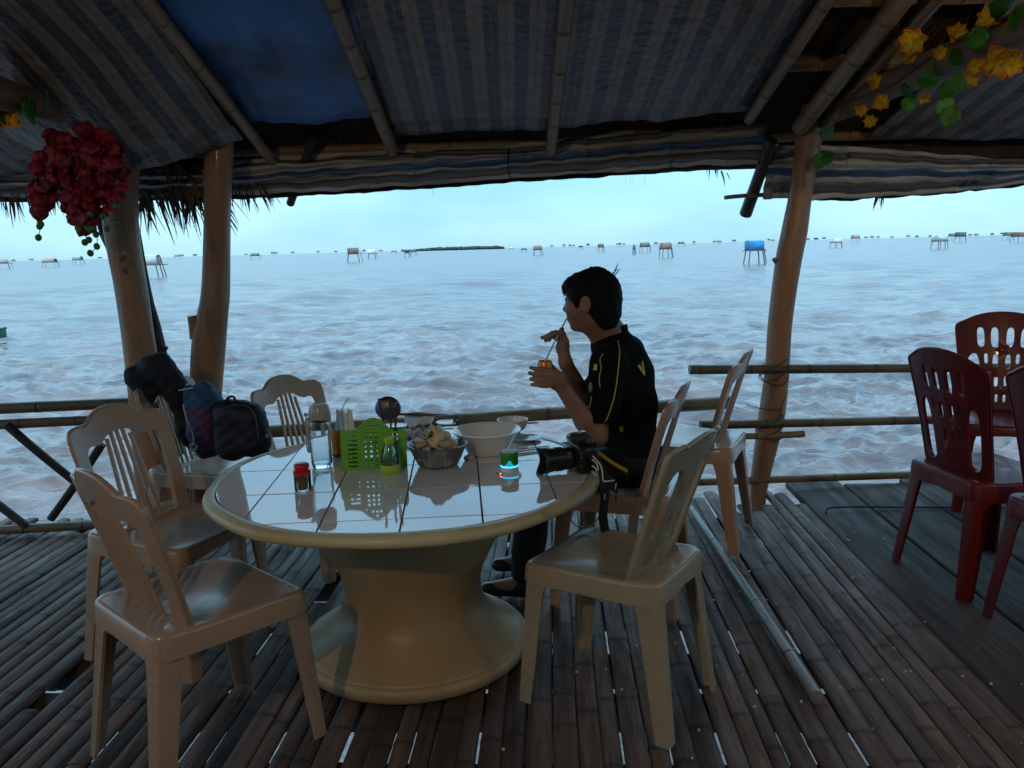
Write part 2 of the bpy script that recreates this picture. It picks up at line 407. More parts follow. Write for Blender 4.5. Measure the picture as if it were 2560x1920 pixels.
def pole(name, p0, p1, r0, r1, m, parent=None, seed=1, seg=12, bend=.012, node=.33):
    p0 = Vector(p0); p1 = Vector(p1); d = p1 - p0
    o = link(name, bamboo_mesh(d.length, r0, r1, seed, False, seg, bend, node), m, parent, p0)
    o.rotation_mode = 'QUATERNION'; o.rotation_quaternion = d.to_track_quat('Y', 'Z')
    return o
m_slat = mat('old_floor_bamboo', (.145, .09, .066), .6, (.07, .044, .034), spec=.3, ns=3.2, stretch=(9, 1.0, 9), bump=.5, bs=9, bstretch=(14, 1.2, 14), rand=.38, rvar=.16,
             attr='nd', ac=(.03, .023, .02), stain=((.05, .036, .03), 5.5, .55, .72, .75))
m_rail = mat('rail_bamboo', (.19, .135, .078), .45, (.09, .065, .045), ns=2.5, stretch=(6, 1, 6), bump=.35, bs=9, bstretch=(12, 1.2, 12), rand=.22, attr='nd', ac=(.05, .035, .025), stain=((.06, .05, .04), 4, .52, .7, .7))
m_raft = mat('rafter_bamboo', (.27, .18, .095), .42, (.15, .095, .05), ns=2.5, stretch=(6, 1, 6), bump=.3, bs=9, bstretch=(12, 1.2, 12), rand=.2, attr='nd', ac=(.07, .045, .03), stain=((.09, .06, .04), 4, .55, .72, .6))
m_dark = mat('dark_old_timber', (.05, .04, .034), .8, (.025, .02, .018), ns=5, stretch=(3, 1, 3), bump=.5, bs=14)

# ================================================================== the deck
DK = rad(-3.0)
deck = empty('deck', (0, 0, 0), DK, 'weathered deck of split bamboo poles and dark planks over the sea', 'deck', kind='structure')
def deck_slats():
    rr = random.Random(21); u = -3.35; i = 0
    while u < 1.27:
        w = rr.uniform(.048, .074); gap = rr.choice((.0003, .0005, .001, .001, .002, .003)) if rr.random() > .07 else rr.uniform(.004, .008)
        u += w / 2
        edge = 4.02 + .09 * (u + 2) + rr.uniform(-.04, .09)
        if u < -1.2: edge = 4.0 + rr.uniform(-.03, .05)
        q = rr.randrange(9, 16); cut = -1.7 + .33 * q + .05 * math.sin(q * 2.3) if rr.random() < .3 else None
        spans = [(-1.9, edge)] if cut is None else [(-1.9, cut), (cut + rr.uniform(.001, .003), edge)]
        for a, b in spans:
            me = bamboo_mesh(b - a, w / 2 * rr.uniform(1.0, 1.04), w / 2 * rr.uniform(.97, 1.03), 100 + i, True, 11, .003, .36)
            o = link('bamboo_slat', me, m_slat, deck, (u + rr.uniform(-.002, .002), a, -.026 + rr.uniform(-.004, .003)))
            o.rotation_euler = (0, rad(rr.uniform(-5, 5)), rad(rr.uniform(-.07, .07))); i += 1
        u += w / 2 + gap
deck_slats()
# one loose whole pole lying on top, ending in the middle of the floor, and a thin one beside it
def on_deck(px, py, z=.03): return Matrix.Rotation(-DK, 3, 'Z') @ P(px, py, z=z)
pole('loose_bamboo', on_deck(1728, 1270, .018), on_deck(2042, 1742, .018), .015, .02, mat('grey_bamboo', (.27, .25, .24), .36, (.15, .135, .125), ns=2.5, stretch=(8, 1, 8), bump=.35, bs=9, bstretch=(12, 1.2, 12), attr='nd', ac=(.06, .05, .045)), deck, 55)
m_plank = mat('grey_planks', (.062, .045, .037), .75, (.031, .023, .02), spec=.25, ns=2.2, stretch=(8, .8, 8), bump=.5, bs=7, bstretch=(16, .8, 16), rand=.2, rvar=.15, stain=((.11, .09, .075), 6, .6, .75, .4))
def deck_planks():
    rr = random.Random(5); u = 1.315; i = 0
    while u < 4.6:
        w = rr.uniform(.24, .34); a, b = -1.9, 4.42 + .07 * i + rr.uniform(-.05, .12); n = 24; mb = MB()
        j0, j1 = rr.uniform(0, 9), rr.uniform(0, 9)
        prof = [(0, 0), (.006, .006), (w - .006, .006), (w, 0), (w, -.028), (0, -.028)]
        for k in range(n + 1):
            y = a + (b - a) * k / n; ex0 = .004 * math.sin(3 * y + j0) + .003 * math.sin(9 * y); ex1 = .004 * math.sin(2.5 * y + j1)
            for x, z in prof: mb.v.append(Vector((u + x + (ex0 if x < w / 2 else ex1), y, z - .008)))
        for k in range(n):
            for q in range(6): q2 = (q + 1) % 6; mb.f.append((k * 6 + q, k * 6 + q2, k * 6 + 6 + q2, k * 6 + 6 + q))
        mb.f += [tuple(range(6)), tuple(range(n * 6, n * 6 + 6))]
        mb.obj('plank', m_plank, deck, 30); u += w + rr.uniform(.004, .016); i += 1
deck_planks()
for k, v in enumerate([-1.7 + .33 * q + .05 * math.sin(q * 2.3) for q in range(18)]):
    pole('joist', (-3.4, v, -.085), (4.6, v + .05, -.09), .062, .055, m_dark, deck, 300 + k, 10)
for k, u in enumerate((-2.9, -1.75, -.2, 1.35, 2.9, 4.3)):
    for v in (-1.2, 1.3, 3.75):
        if v > 3 and u in (-1.75, 1.35): continue
        pole('stilt', (u, v, -3.6), (u, v, -.12), .07, .06, m_dark, deck, 340 + k, 10, .03)
# scraps dropped on the floor: too small to tell apart
sc = MB(); rr = random.Random(9)
for _ in range(70):
    u, v = rr.uniform(-.2, 1.5), rr.uniform(1.6, 3.7); s = rr.uniform(.003, .008)
    sc.box(Matrix.Rotation(DK, 3, 'Z') @ Vector((u, v, .004)), (s, s * rr.uniform(.6, 1.6), .004), Euler((rr.uniform(-.4, .4), rr.uniform(-.4, .4), rr.uniform(0, 6))))
o = sc.obj('scraps', mat('scraps', (.55, .5, .38), .7), None); tag(o, 'pale crumbs and shell scraps scattered over the bamboo floor', 'scraps', kind='stuff')

# ================================================================== posts
m_post = mat('varnished_post', (.36, .18, .085), .45, (.22, .105, .05), ns=1.6, stretch=(3, 3, .8), bump=.6, bs=7, bstretch=(9, 9, 1.0), rvar=.15, coat=.06, stain=((.10, .06, .04), 5, .58, .72, .7))
def log_post(name, rows, y, label, knots=(), seed=0, m=None, seg=24):
    """rows: (left px, right px, py) read along the trunk"""
    c = []; r = []
    for l, rt, py in rows:
        a, b = P(l, py, y=y), P(rt, py, y=y); c.append((a + b) / 2); r.append((b - a).length / 2)
    c = c[::-1]; r = r[::-1]; n = 46; C = smooth_pts(c, n); R = [v.x for v in smooth_pts([(q, 0, 0) for q in r], n)]
    base = c[0].copy(); e = empty(name, base, 0, label, 'post')
    V = []; F = []; rn = random.Random(seed); ph = [rn.uniform(0, 6) for _ in range(6)]
    for i in range(n + 1):
        for s in range(seg):
            a = 2 * math.pi * s / seg; z = C[i].z
            k = 1 + .035 * math.sin(2 * a + 3 * z + ph[0]) + .025 * math.sin(3 * a - 5 * z + ph[1]) + .012 * math.sin(5 * a + 11 * z + ph[2])
            p = C[i] - base + Vector((math.cos(a) * R[i] * k, math.sin(a) * R[i] * k, 0)); V.append(p)
    for i in range(n):
        for s in range(seg): s2 = (s + 1) % seg; F.append((i * seg + s, i * seg + s2, (i + 1) * seg + s2, (i + 1) * seg + s))
    F += [tuple(reversed(range(seg))), tuple(range(n * seg, (n + 1) * seg))]
    me = fast('trunk', V, F, sharp=60); link('trunk', me, m or m_post, e)
    for (px, py, dpx, dpy, rk) in knots:      # cut branch stubs
        a = P(px, py, y=y) - base; b = P(px + dpx, py + dpy, y=y - .01) - base
        MB().tube(smooth_pts([a, (a + b) / 2 + Vector((0, 0, -.006)), b], 6), [rk * 1.35, rk * 1.25, rk * 1.15, rk * 1.08, rk, rk * .98, rk * .9], 14).obj('branch_stub', m or m_post, e, 50)
    return e
log_post('timber_post', [(312, 382, 262), (290, 365, 340), (266, 346, 430), (262, 345, 560), (287, 366, 720), (310, 390, 880), (330, 420, 1060), (350, 460, 1260), (362, 480, 1420), (375, 500, 1640)], 3.97,
         'thick smooth brown post behind the red flowers at left', [(300, 600, -42, -14, .022)], 1)
log_post('timber_post', [(514, 586, 330), (512, 583, 400), (511, 578, 520), (508, 576, 640), (502, 573, 735), (492, 568, 785), (483, 564, 835), (479, 560, 890), (478, 554, 960), (478, 550, 1040), (474, 548, 1200), (470, 548, 1500)], 4.12,
         'knotty brown post between the bag chair and the empty chair', [(492, 845, -12, -56, .026)], 2)
log_post('timber_post', [(2008, 2072, 262), (1990, 2052, 360), (1975, 2032, 470), (1952, 2018, 580), (1936, 2002, 660), (1921, 1980, 810), (1913, 1972, 930), (1897, 1958, 1050), (1874, 1918, 1215), (1862, 1908, 1330)], 4.27,
         'curved slim brown post rising to the yellow garland', [(1955, 668, -22, -22, .011)], 3)
e = empty('leaning_brace', P(352, 660, y=4.2), 0, 'dark weathered pole leaning behind the thick left post', 'pole')
_b0, _b1 = P(335, 560, y=4.2), P(500, 1420, y=4.12)
MB().tube(smooth_pts([_b0 - e.location, P(365, 740, y=4.2) - e.location, P(402, 900, y=4.18) - e.location, _b1 - e.location], 16), [.024 + .0014 * i for i in range(17)], 12).obj('trunk', m_dark, e)
MB().tube([P(400, 885, y=4.18) - e.location, P(418, 868, y=4.17) - e.location], [.016, .009], 8).obj('branch_stub', m_dark, e)
# a thin brace fixed to the left side of the thick post
e = empty('leaning_brace', P(255, 430, y=4.02), 0, 'thin dark stick propped beside the thick left post', 'pole')
MB().tube([P(236, 500, y=4.06) - e.location, P(262, 590, y=4.06) - e.location, P(285, 640, y=4.05) - e.location], [.02, .022, .02], 10).obj('trunk', m_dark, e)

# ================================================================== railings
rl = empty('bamboo_railing', P(100, 1325, z=0), 0, 'bamboo railing with crossed braces left of the posts', 'railing')
def rail(par, name, a, b, r0, r1, seed, m=None, node=.34): return pole(name, Vector(a) - par.location, Vector(b) - par.location, r0, r1, m or m_rail, par, seed, 12, .012, node)
rail(rl, 'top_rail', P(-620, 1050, y=3.76), P(430, 1003, y=4.02), .03, .027, 11)
rail(rl, 'middle_rail', P(-620, 1092, y=3.74), P(400, 1042, y=4.0), .026, .024, 12)
rail(rl, 'bottom_rail', P(-620, 1360, z=.03), P(310, 1308, z=.03), .024, .024, 13)
rail(rl, 'brace', P(18, 1062, y=3.87), P(262, 1262, y=3.93), .021, .02, 14, m_dark); rail(rl, 'brace', P(255, 1110, y=3.9), P(112, 1318, y=3.87), .021, .02, 15, m_dark)
rail(rl, 'brace', P(-150, 1150, y=3.84), P(72, 1320, y=3.86), .021, .02, 16, m_dark)
for px, py in ((72, 1322), (250, 1222), (398, 1012)):     # lashings
    c = P(px, py, y=3.9) - rl.location
    MB().lathe([(.03, -.012), (.033, 0), (.03, .012), (.026, .012), (.026, -.012)], 14, c, True).obj('lashing', m_dark, rl)
rc = empty('bamboo_railing', P(1290, 1050, y=4.15), 0, 'single thick bamboo rail running behind the table and person', 'railing')
rail(rc, 'top_rail', P(560, 1086, y=4.06), P(1905, 1000, y=4.36), .034, .038, 21, mat('thick_rail', (.27, .2, .12), .42, (.13, .1, .07), ns=2.5, stretch=(6, 1, 6), bump=.3, bs=9, bstretch=(12, 1.2, 12), attr='nd', ac=(.05, .035, .025), stain=((.07, .06, .05), 4, .5, .7, .6)), .5)
rr_ = empty('bamboo_railing', P(2200, 1195, z=.05), 0, 'bamboo railing with three rails behind the red chairs', 'railing')
rail(rr_, 'top_rail', P(1724, 924, y=4.18), P(3400, 912, y=4.5), .026, .022, 31)
rail(rr_, 'middle_rail', P(1750, 1063, y=4.18), P(3400, 1018, y=4.5), .024, .026, 32)
rail(rr_, 'short_rail', P(1788, 1092, y=4.2), P(2034, 1083, y=4.2), .017, .019, 33, m_raft)
rail(rr_, 'bottom_rail', P(1735, 1206, y=4.19), P(3400, 1150, y=4.7), .021, .026, 34, m_raft, .5)
m_wire = mat('dark_wire', (.02, .02, .022), .5)
w = empty('wire_tie', P(1945, 1000, y=4.2), 0, 'thin wire twisted round the right post at the rail', 'wire')
MB().tube([v - w.location for v in smooth_pts([P(1866, 1012, y=4.19), P(1905, 1022, y=4.17), P(1945, 1024, y=4.17), P(1956, 1010, y=4.16), P(1966, 980, y=4.15)], 18)], .0022, 6).obj('strand', m_wire, w)
MB().tube([v - w.location for v in smooth_pts([P(1930, 1060, y=4.17), P(1948, 1040, y=4.16), P(1955, 1015, y=4.17), P(1950, 1030, y=4.16), P(1958, 1046, y=4.17)], 18)], .0022, 6).obj('strand', m_wire, w)
for px, py in ((1934, 926), (1925, 1062)):
    c = P(px, py, y=4.24) - w.location
    for k in range(3): MB().tube([c + Vector((math.cos(a) * .075, math.sin(a) * .085 - .0, (k - 1) * .02 + .05 * math.sin(a + k))) for a in [i * .5 for i in range(13)]], .003, 6).obj('strand', m_wire, w)
w2 = empty('floor_cable', P(2100, 1270, z=.01), 0, 'black cable lying across the grey planks', 'cable')
MB().tube([v - w2.location for v in smooth_pts([P(2064, 1282, z=.004), P(2090, 1268, z=.02), P(2300, 1268, z=.008), P(2600, 1270, z=.008), P(2900, 1275, z=.008)], 30)], .005, 8).obj('cord', m_wire, w2)
# ================================================================== the shelter roof
SL = (1.95 + .29 * 4.1, -.29)                # underside of the front slope: z = SL0 + SL1*y
def zr(y, up=0.0): return (SL[0] + SL[1] * y if y > -.9 else SL[0] + SL[1] * -.9 + .29 * (y + .9)) + up
roof = empty('shelter_roof', (0, 4.4, zr(4.4)), 0, 'low thatched shelter roof on bamboo rafters', 'roof')
def rl_(v): return Vector(v) - roof.location
for k, (x, r, up) in enumerate(((-3.9, .035, 0), (-3.0, .035, 0), (-2.15, .034, .0), (-1.25, .031, .0), (-.6, .036, .02), (.24, .032, -.01), (1.2, .03, .0), (1.45, .045, .0), (1.63, .036, .03), (2.6, .036, .075), (3.5, .036, .075))):
    y1 = 4.62 if x not in (1.2, 1.45) else 4.2
    pole('rafter', rl_((x, -.85, zr(-.85, up))), rl_((x + (.04 if x == 1.45 else 0), y1, zr(y1, up))), r, r * .92, m_raft, roof, 400 + k, 12, .012, .3)
    if k % 2 == 0: pole('rafter', rl_((x, -.95, zr(-.95, up))), rl_((x, -5.2, zr(-5.2, up))), r, r * .9, m_raft, roof, 430 + k, 10)
for k, (y, r) in enumerate(((4.52, .026), (3.74, .036), (3.26, .036), (2.6, .034), (1.9, .034), (1.2, .034), (.4, .034), (-.4, .034))):
    pole('purlin', rl_((-4.6, y, zr(y, .085))), rl_((4.8, y + .03, zr(y, .085))), r, r, m_raft, roof, 460 + k, 12, .01, .36)
m_thatch = mat('dry_thatch', (.115, .075, .045), .9, (.045, .03, .02), ns=9, stretch=(10, 1, 1), bump=.9, bs=30, bstretch=(60, 3, 3))
th = MB().grid(lambda u, v: rl_((-4.7 + 9.6 * u, -.9 + 5.62 * v, zr(-.9 + 5.62 * v, .15 + .02 * mnoise.noise(Vector((u * 30, v * 14, 0)))))), 60, 40)
th.grid(lambda u, v: rl_((-4.7 + 9.6 * u, -5.4 + 4.5 * v, zr(-5.4 + 4.5 * v, .15))), 20, 20)
th.grid(lambda u, v: rl_((-4.8 + 9.8 * u, -.9 + 5.68 * v, zr(-.9 + 5.68 * v, .27 + .03 * mnoise.noise(Vector((u * 20, v * 10, 5)))))), 40, 30)
th.grid(lambda u, v: rl_((-4.8 + 9.8 * u, -5.5 + 4.6 * v, zr(-5.5 + 4.6 * v, .27))), 20, 10)
th.obj('thatch', m_thatch, roof, None)
def fronds(n, seed, fn, lmin, lmax, w0=.008):
    rr = random.Random(seed); V = []; F = []
    for _ in range(n):
        p, d = fn(rr); L = rr.uniform(lmin, lmax); w = rr.uniform(.4, 1.2) * w0; d = Vector(d).normalized()
        s = d.cross(Vector((rr.uniform(-.3, .3), 1, rr.uniform(-.3, .3)))).normalized() * w; b = len(V)
        droop = Vector((rr.uniform(-.2, .2), rr.uniform(-.1, .1), -.25)) * L
        p = Vector(p); q = p + d * L * .55; e = p + d * L + droop * .5
        V += [p - s, p + s, q + s * .9, q - s * .9, e + s * .15, e - s * .15]; F += [(b, b + 1, b + 2, b + 3), (b + 3, b + 2, b + 4, b + 5)]
    return fast('fronds', [rl_(v) for v in V], F, smooth=False)
def _under(r):
    y = r.uniform(2.2, 4.3); x = r.uniform(-4, 4.4); return (x, y, zr(y, .145)), (r.uniform(-.5, .5), 1, -.32 - r.random() * .35)
o = link('thatch_straw', fronds(2600, 1, _under, .08, .26, .006), m_thatch, roof); tag(o, kind='stuff')
def _eave(r):
    x = r.uniform(-4.4, 4.6); y = 4.66 + r.uniform(-.06, .08); return (x, y, zr(y, .12 + r.uniform(0, .1))), (r.uniform(-.35, .35), .55, -1)
o = link('eave_straw', fronds(1500, 2, _eave, .02, .06, .003), m_thatch, roof); tag(o, kind='stuff')
def _eave2(r):
    x = r.uniform(-4.4, 4.6); y = 4.62 + r.uniform(-.06, .06); return (x, y, zr(y, .1 + r.uniform(0, .1))), (r.uniform(-.15, .15), .2, -1)
o = link('eave_straw', fronds(150, 8, _eave2, .16, .215, .0016), m_thatch, roof); tag(o, kind='stuff')
# dry palm fronds hanging between the two left posts
m_frond = mat('dry_fronds', (.10, .065, .04), .85, (.04, .027, .018), ns=20)
# thatch edge hanging behind the bundled tarpaulin
_eb = smooth_pts([P(px, py, y=4.62) for px, py in ((-800, 532), (-400, 520), (0, 506), (540, 500), (800, 488), (1000, 476), (1280, 457), (1500, 443), (1700, 430), (1905, 418), (1960, 450), (2040, 500), (2200, 496), (2400, 482), (2600, 462), (2900, 450), (3350, 436))], 200)
def _ef(u, v):
    b = _eb[min(int(u * 200), 200)]; t = Vector((b.x, 4.66, zr(4.66, .2))) if top_ else b + Vector((0, .0, .055)); p = t.lerp(b + Vector((0, 0, .15 if top_ else 0)) + Vector((0, 0, .012 * mnoise.noise(Vector((b.x * 9, 0, 3))) + .006 * mnoise.noise(Vector((b.x * 40, 0, 7))))), v); return rl_(p + Vector((0, .02 * mnoise.noise(Vector((b.x * 8, v * 4, 1))), 0)))
top_ = True; MB().grid(_ef, 200, 6).obj('eave_thatch', m_thatch, roof, None)
top_ = False; MB().grid(_ef, 200, 3).obj('eave_thatch', m_thatch, roof, None)
def _bunch(cx, n, w, l0, l1, seed, lean=0, top=400, bw=.009):
    def fn(r):
        px = cx + r.uniform(-w, w); p = P(px, top + r.uniform(-25, 20), y=4.5 + r.uniform(-.06, .06)); return p, (lean + (px - cx) / w * .35 + r.uniform(-.15, .15), r.uniform(-.1, .1), -1)
    o = link('palm_frond', fronds(n, seed, fn, l0, l1, bw), m_frond, roof); tag(o, kind='stuff')
_bunch(405, 90, 60, .12, .32, 3, .3, 430, .007); _bunch(460, 70, 50, .12, .34, 4, .35, 430, .007); _bunch(495, 60, 25, .1, .3, 5, .25, 440); _bunch(350, 50, 30, .12, .3, 16, .3, 430)
_bunch(40, 40, 60, .05, .17, 6, .2, 470, .006); _bunch(130, 40, 50, .05, .17, 7, .1, 470, .006); _bunch(625, 60, 45, .05, .15, 9, .3, 462, .005); _bunch(1790, 14, 30, .02, .08, 10, .1, 412, .004); _bunch(2205, 16, 14, .03, .09, 11, -.2, 478, .005)
# eave pole and its loose ends
pole('eave_pole', rl_(P(-760, 486, y=4.58)), rl_(P(1905, 412, y=4.58)), .022, .022, m_dark, roof, 480)
pole('eave_pole', rl_(P(1905, 420, y=4.62)), rl_(P(3360, 378, y=4.62)), .022, .022, m_dark, roof, 481)
pole('stick', rl_(P(1812, 494, y=4.42)), rl_(P(1925, 487, y=4.5)), .011, .012, m_raft, roof, 482)
m_stub = mat('green_bamboo_stub', (.055, .055, .045), .4, (.03, .03, .028), ns=5, attr='nd', ac=(.02, .02, .02))
pole('rafter_stub', rl_(P(1930, 350, y=4.3)), rl_(P(1864, 535, y=4.62)), .03, .035, m_stub, roof, 483, 14, .0, .2)
pole('rafter_stub', rl_((-1.0, 4.3, zr(4.3, .05))), rl_(P(726, 508, y=4.8)), .022, .024, m_dark, roof, 484, 10, 0, .3)

# level beams on the post heads, running back over the camera
m_beam = mat('log_beam', (.20, .13, .085), .6, (.11, .075, .05), ns=2, stretch=(5, 1, 5), bump=.5, bs=8, bstretch=(10, 1.5, 10), stain=((.05, .035, .025), 4, .55, .72, .7))
def beam(x, y0, y1, r, label, seed, z=2.0):
    e = empty('log_beam', (x, y0, z), 0, label, 'beam'); rr = random.Random(seed)
    pts = [Vector((rr.uniform(-.02, .02), (y1 - y0) * i / 8, rr.uniform(-.015, .015))) for i in range(9)]
    C = smooth_pts(pts, 60); mb = MB(); mb.tube(C, [r * (1 + .05 * math.sin(i * .9) + .04 * math.sin(i * .37)) for i in range(61)], 16); mb.obj('trunk', m_beam, e, 60)
    return e
beam(1.66, 4.34, -3.5, .062, 'rough log beam under the yellow flower garland at right', 5, 2.0)
beam(-1.93, 4.2, -3.5, .06, 'rough log beam above the red flowers at left', 6, 2.0)

# ================================================================== tarpaulins
def tarp_material(name, bands, period, line=True, gain=1.0, rough=.42):
    m = bpy.data.materials.new(name); m.use_nodes = True; nt = m.node_tree; N = nt.nodes; L = nt.links; b = N['Principled BSDF']
    uv = N.new('ShaderNodeUVMap'); uv.uv_map = 'UVMap'; sx = N.new('ShaderNodeSeparateXYZ'); L.new(uv.outputs[0], sx.inputs[0])
    nw = N.new('ShaderNodeTexNoise'); nw.inputs['Scale'].default_value = 3; L.new(uv.outputs[0], nw.inputs['Vector'])
    ad = N.new('ShaderNodeMath'); ad.operation = 'MULTIPLY_ADD'; ad.inputs[1].default_value = .012; L.new(nw.outputs[0], ad.inputs[0]); L.new(sx.outputs[0], ad.inputs[2])
    dv = N.new('ShaderNodeMath'); dv.operation = 'DIVIDE'; dv.inputs[1].default_value = period; L.new(ad.outputs[0], dv.inputs[0])
    fr = N.new('ShaderNodeMath'); fr.operation = 'FRACT'; L.new(dv.outputs[0], fr.inputs[0])
    cr = N.new('ShaderNodeValToRGB'); cr.color_ramp.interpolation = 'CONSTANT'; el = cr.color_ramp.elements
    while len(el) > 1: el.remove(el[0])
    t = 0; tot = sum(w for w, _ in bands)
    for i, (w, c) in enumerate(bands):
        q = el[0] if i == 0 else el.new(t / tot)
        q.position = t / tot; q.color = (*[x * gain for x in c], 1); t += w
    L.new(fr.outputs[0], cr.inputs[0])
    nz = N.new('ShaderNodeTexNoise'); nz.inputs['Scale'].default_value = 9; nz.inputs['Detail'].default_value = 8; L.new(uv.outputs[0], nz.inputs['Vector'])
    mr = N.new('ShaderNodeMapRange'); mr.inputs[1].default_value = .3; mr.inputs[2].default_value = .7; mr.inputs[3].default_value = .68; mr.inputs[4].default_value = 1.15; L.new(nz.outputs[0], mr.inputs[0])
    hs = N.new('ShaderNodeHueSaturation'); L.new(mr.outputs[0], hs.inputs['Value']); L.new(cr.outputs[0], hs.inputs['Color']); L.new(hs.outputs[0], b.inputs['Base Color'])
    b.inputs['Roughness'].default_value = rough
    nb = N.new('ShaderNodeTexNoise'); nb.inputs['Scale'].default_value = 22; nb.inputs['Detail'].default_value = 6; L.new(uv.outputs[0], nb.inputs['Vector'])
    bn = N.new('ShaderNodeBump'); bn.inputs['Strength'].default_value = .8; bn.inputs['Distance'].default_value = .018; L.new(nb.outputs[0], bn.inputs['Height']); L.new(bn.outputs[0], b.inputs['Normal'])
    return m
LT = (.19, .172, .15); DG = (.058, .05, .047); BL = (.038, .046, .075); LN = (.025, .025, .028); WH = (.3, .3, .3)
bands = [(30, LT), (2, LN), (30, LT), (62, DG), (30, LT), (2, LN), (30, LT), (30, BL), (2, WH), (28, DG), (30, LT), (2, LN), (30, LT), (62, BL)]
m_tarp = tarp_material('striped_tarp', bands, .36)
m_val = tarp_material('striped_tarp_edge', [(26, (.55, .54, .51)), (20, (.13, .125, .125)), (30, (.52, .52, .51)), (22, (.07, .15, .30)), (18, (.48, .48, .47)), (30, (.15, .14, .14))], .24, rough=.36)
def _see_light(m, w):      # thin woven plastic: some daylight comes through
    N = m.node_tree.nodes; L = m.node_tree.links; b = N['Principled BSDF']; out = N['Material Output']; t = N.new('ShaderNodeBsdfTranslucent'); mx = N.new('ShaderNodeMixShader'); mx.inputs[0].default_value = w
    L.new(b.inputs['Base Color'].links[0].from_socket, t.inputs[0]); L.new(b.outputs[0], mx.inputs[1]); L.new(t.outputs[0], mx.inputs[2]); L.new(mx.outputs[0], out.inputs[0])
_see_light(m_val, .16)
def sheet(name, fn, nu, nv, uvf, m, parent, thick=.003):
    V = [Vector(fn(i / nu, j / nv)) for i in range(nu + 1) for j in range(nv + 1)]
    F = [(i * (nv + 1) + j, (i + 1) * (nv + 1) + j, (i + 1) * (nv + 1) + j + 1, i * (nv + 1) + j + 1) for i in range(nu) for j in range(nv)]
    me = fast(name, V, F); uv = me.uv_layers.new(name='UVMap')
    U = [uvf(i / nu, j / nv) for i in range(nu + 1) for j in range(nv + 1)]
    for l in me.loops: uv.data[l.index].uv = U[l.vertex_index]
    o = link(name, me, m, parent); s = o.modifiers.new('thickness', 'SOLIDIFY'); s.thickness = thick; s.offset = 0
    return o
def roof_tarp(label, x0, x1, y0, y1, up, sag, m, uoff=0, low=None, seed=0, skew=0):
    """low(u): extra drop of the lower edge"""
    c = Vector(((x0 + x1) / 2, y1, zr(y1, up)))
    def fn(u, v):
        x = x0 + (x1 - x0) * u + skew * v; yb = y1 + (low(u)[0] if low else 0); y = y0 + (yb - y0) * v
        z = zr(y, up) - sag * math.sin(math.pi * u) ** .8 * (.5 + .5 * v) + .022 * mnoise.noise(Vector((x * 3, y * 1.2, seed))) + .009 * mnoise.noise(Vector((x * 9, y * 3.5, seed))) + .005 * mnoise.noise(Vector((x * 22, y * 9, seed)))
        if low: z += low(u)[1] * max(0, (v - .8) / .2) ** 1.6
        if v > .97: z += .02
        return Vector((x, y, z)) - c
    o = sheet('tarpaulin', fn, 110, 110, lambda u, v: (uoff + (x1 - x0) * u, (y1 - y0) * v), m, None); o.location = c
    return tag(o, label, 'tarpaulin')
roof_tarp('wide striped tarpaulin ceiling between the middle rafters', -.56, 1.19, -.6, 4.2, .035, .03, m_tarp, .05, lambda u: (.06 - .16 * u, 0.0), 1)
roof_tarp('sagging striped tarpaulin ceiling above the red flowers', -2.3, -1.27, -.6, 4.0, -.03, .035, m_tarp, .13, lambda u: (.03 - .16 * (1 - u), -.05 - .13 * math.sin(math.pi * min(1, .12 + u * .9)) ** 1.2), 2)
roof_tarp('low striped tarpaulin flap at the far left edge', -4.3, -2.2, -.6, 4.35, -.05, .05, m_tarp, .3, None, 3)
roof_tarp('striped tarpaulin ceiling beyond the yellow garland', 1.92, 4.4, -.6, 4.42, .02, .04, m_tarp, .22, None, 4)
m_blue = mat('blue_tarp', (.03, .18, .58), .45, (.018, .11, .4), ns=2.0, bump=.5, bs=9, stain=((.006, .02, .07), 2.2, .5, .68, .9))
def bt(u, v):
    x, y = -1.3 + .76 * u, -.5 + 4.55 * v
    return Vector((x, y, zr(y, .05 - .035 * math.sin(math.pi * u) + .03 * mnoise.noise(Vector((x * 5 + y * 2.2, y * .9, 1))) + .012 * mnoise.noise(Vector((x * 14, y * 3, 2)))))) - Vector((-.9, 4.05, zr(4.05, .05)))
o = sheet('tarpaulin', bt, 40, 60, lambda u, v: (u, v), m_blue, None); o.location = (-.9, 4.05, zr(4.05, .05)); tag(o, 'plain deep blue tarpaulin filling the gap between striped ones', 'tarpaulin')
def valance(label, top, bot, ys, n, seed, folds=7, uscale=1.0):
    """a bundled strip of tarpaulin hung along the eave; top and bot: pixel rows read along it"""
    T = smooth_pts([P(px, py, y=ys) for px, py in top], n); B = smooth_pts([P(px, py, y=ys) for px, py in bot], n); c = T[n // 2]
    nv = 26
    def fn(u, v):
        i = min(int(u * n), n); p = T[i] * (1 - v) + B[i] * v; x = p.x
        w = .5 - abs(v - .5)
        p = p + Vector((0, -.06 * math.sin(math.pi * v) + .026 * math.sin(v * folds * 3.1 + .8 * math.sin(x * 2.3 + seed) + x * .8) * min(1, w * 6) + .012 * mnoise.noise(Vector((x * 4, v * 6, seed))),
                        .012 * mnoise.noise(Vector((x * 7, v * 3, seed + 4)))))
        return p - c
    o = sheet('tarpaulin', fn, n, nv, lambda u, v: (v * .26 * uscale + .01 * mnoise.noise(Vector((u * 25, v * 2, seed))), u), m_val, None, .004); o.location = c
    return tag(o, label, 'tarpaulin')
valance('bundled striped tarpaulin hung along the middle eave', [(520, 404), (800, 384), (1000, 373), (1280, 360), (1500, 334), (1700, 310), (1903, 290)], [(520, 492), (800, 478), (1000, 466), (1280, 446), (1500, 432), (1700, 418), (1908, 410)], 4.5, 150, 2)
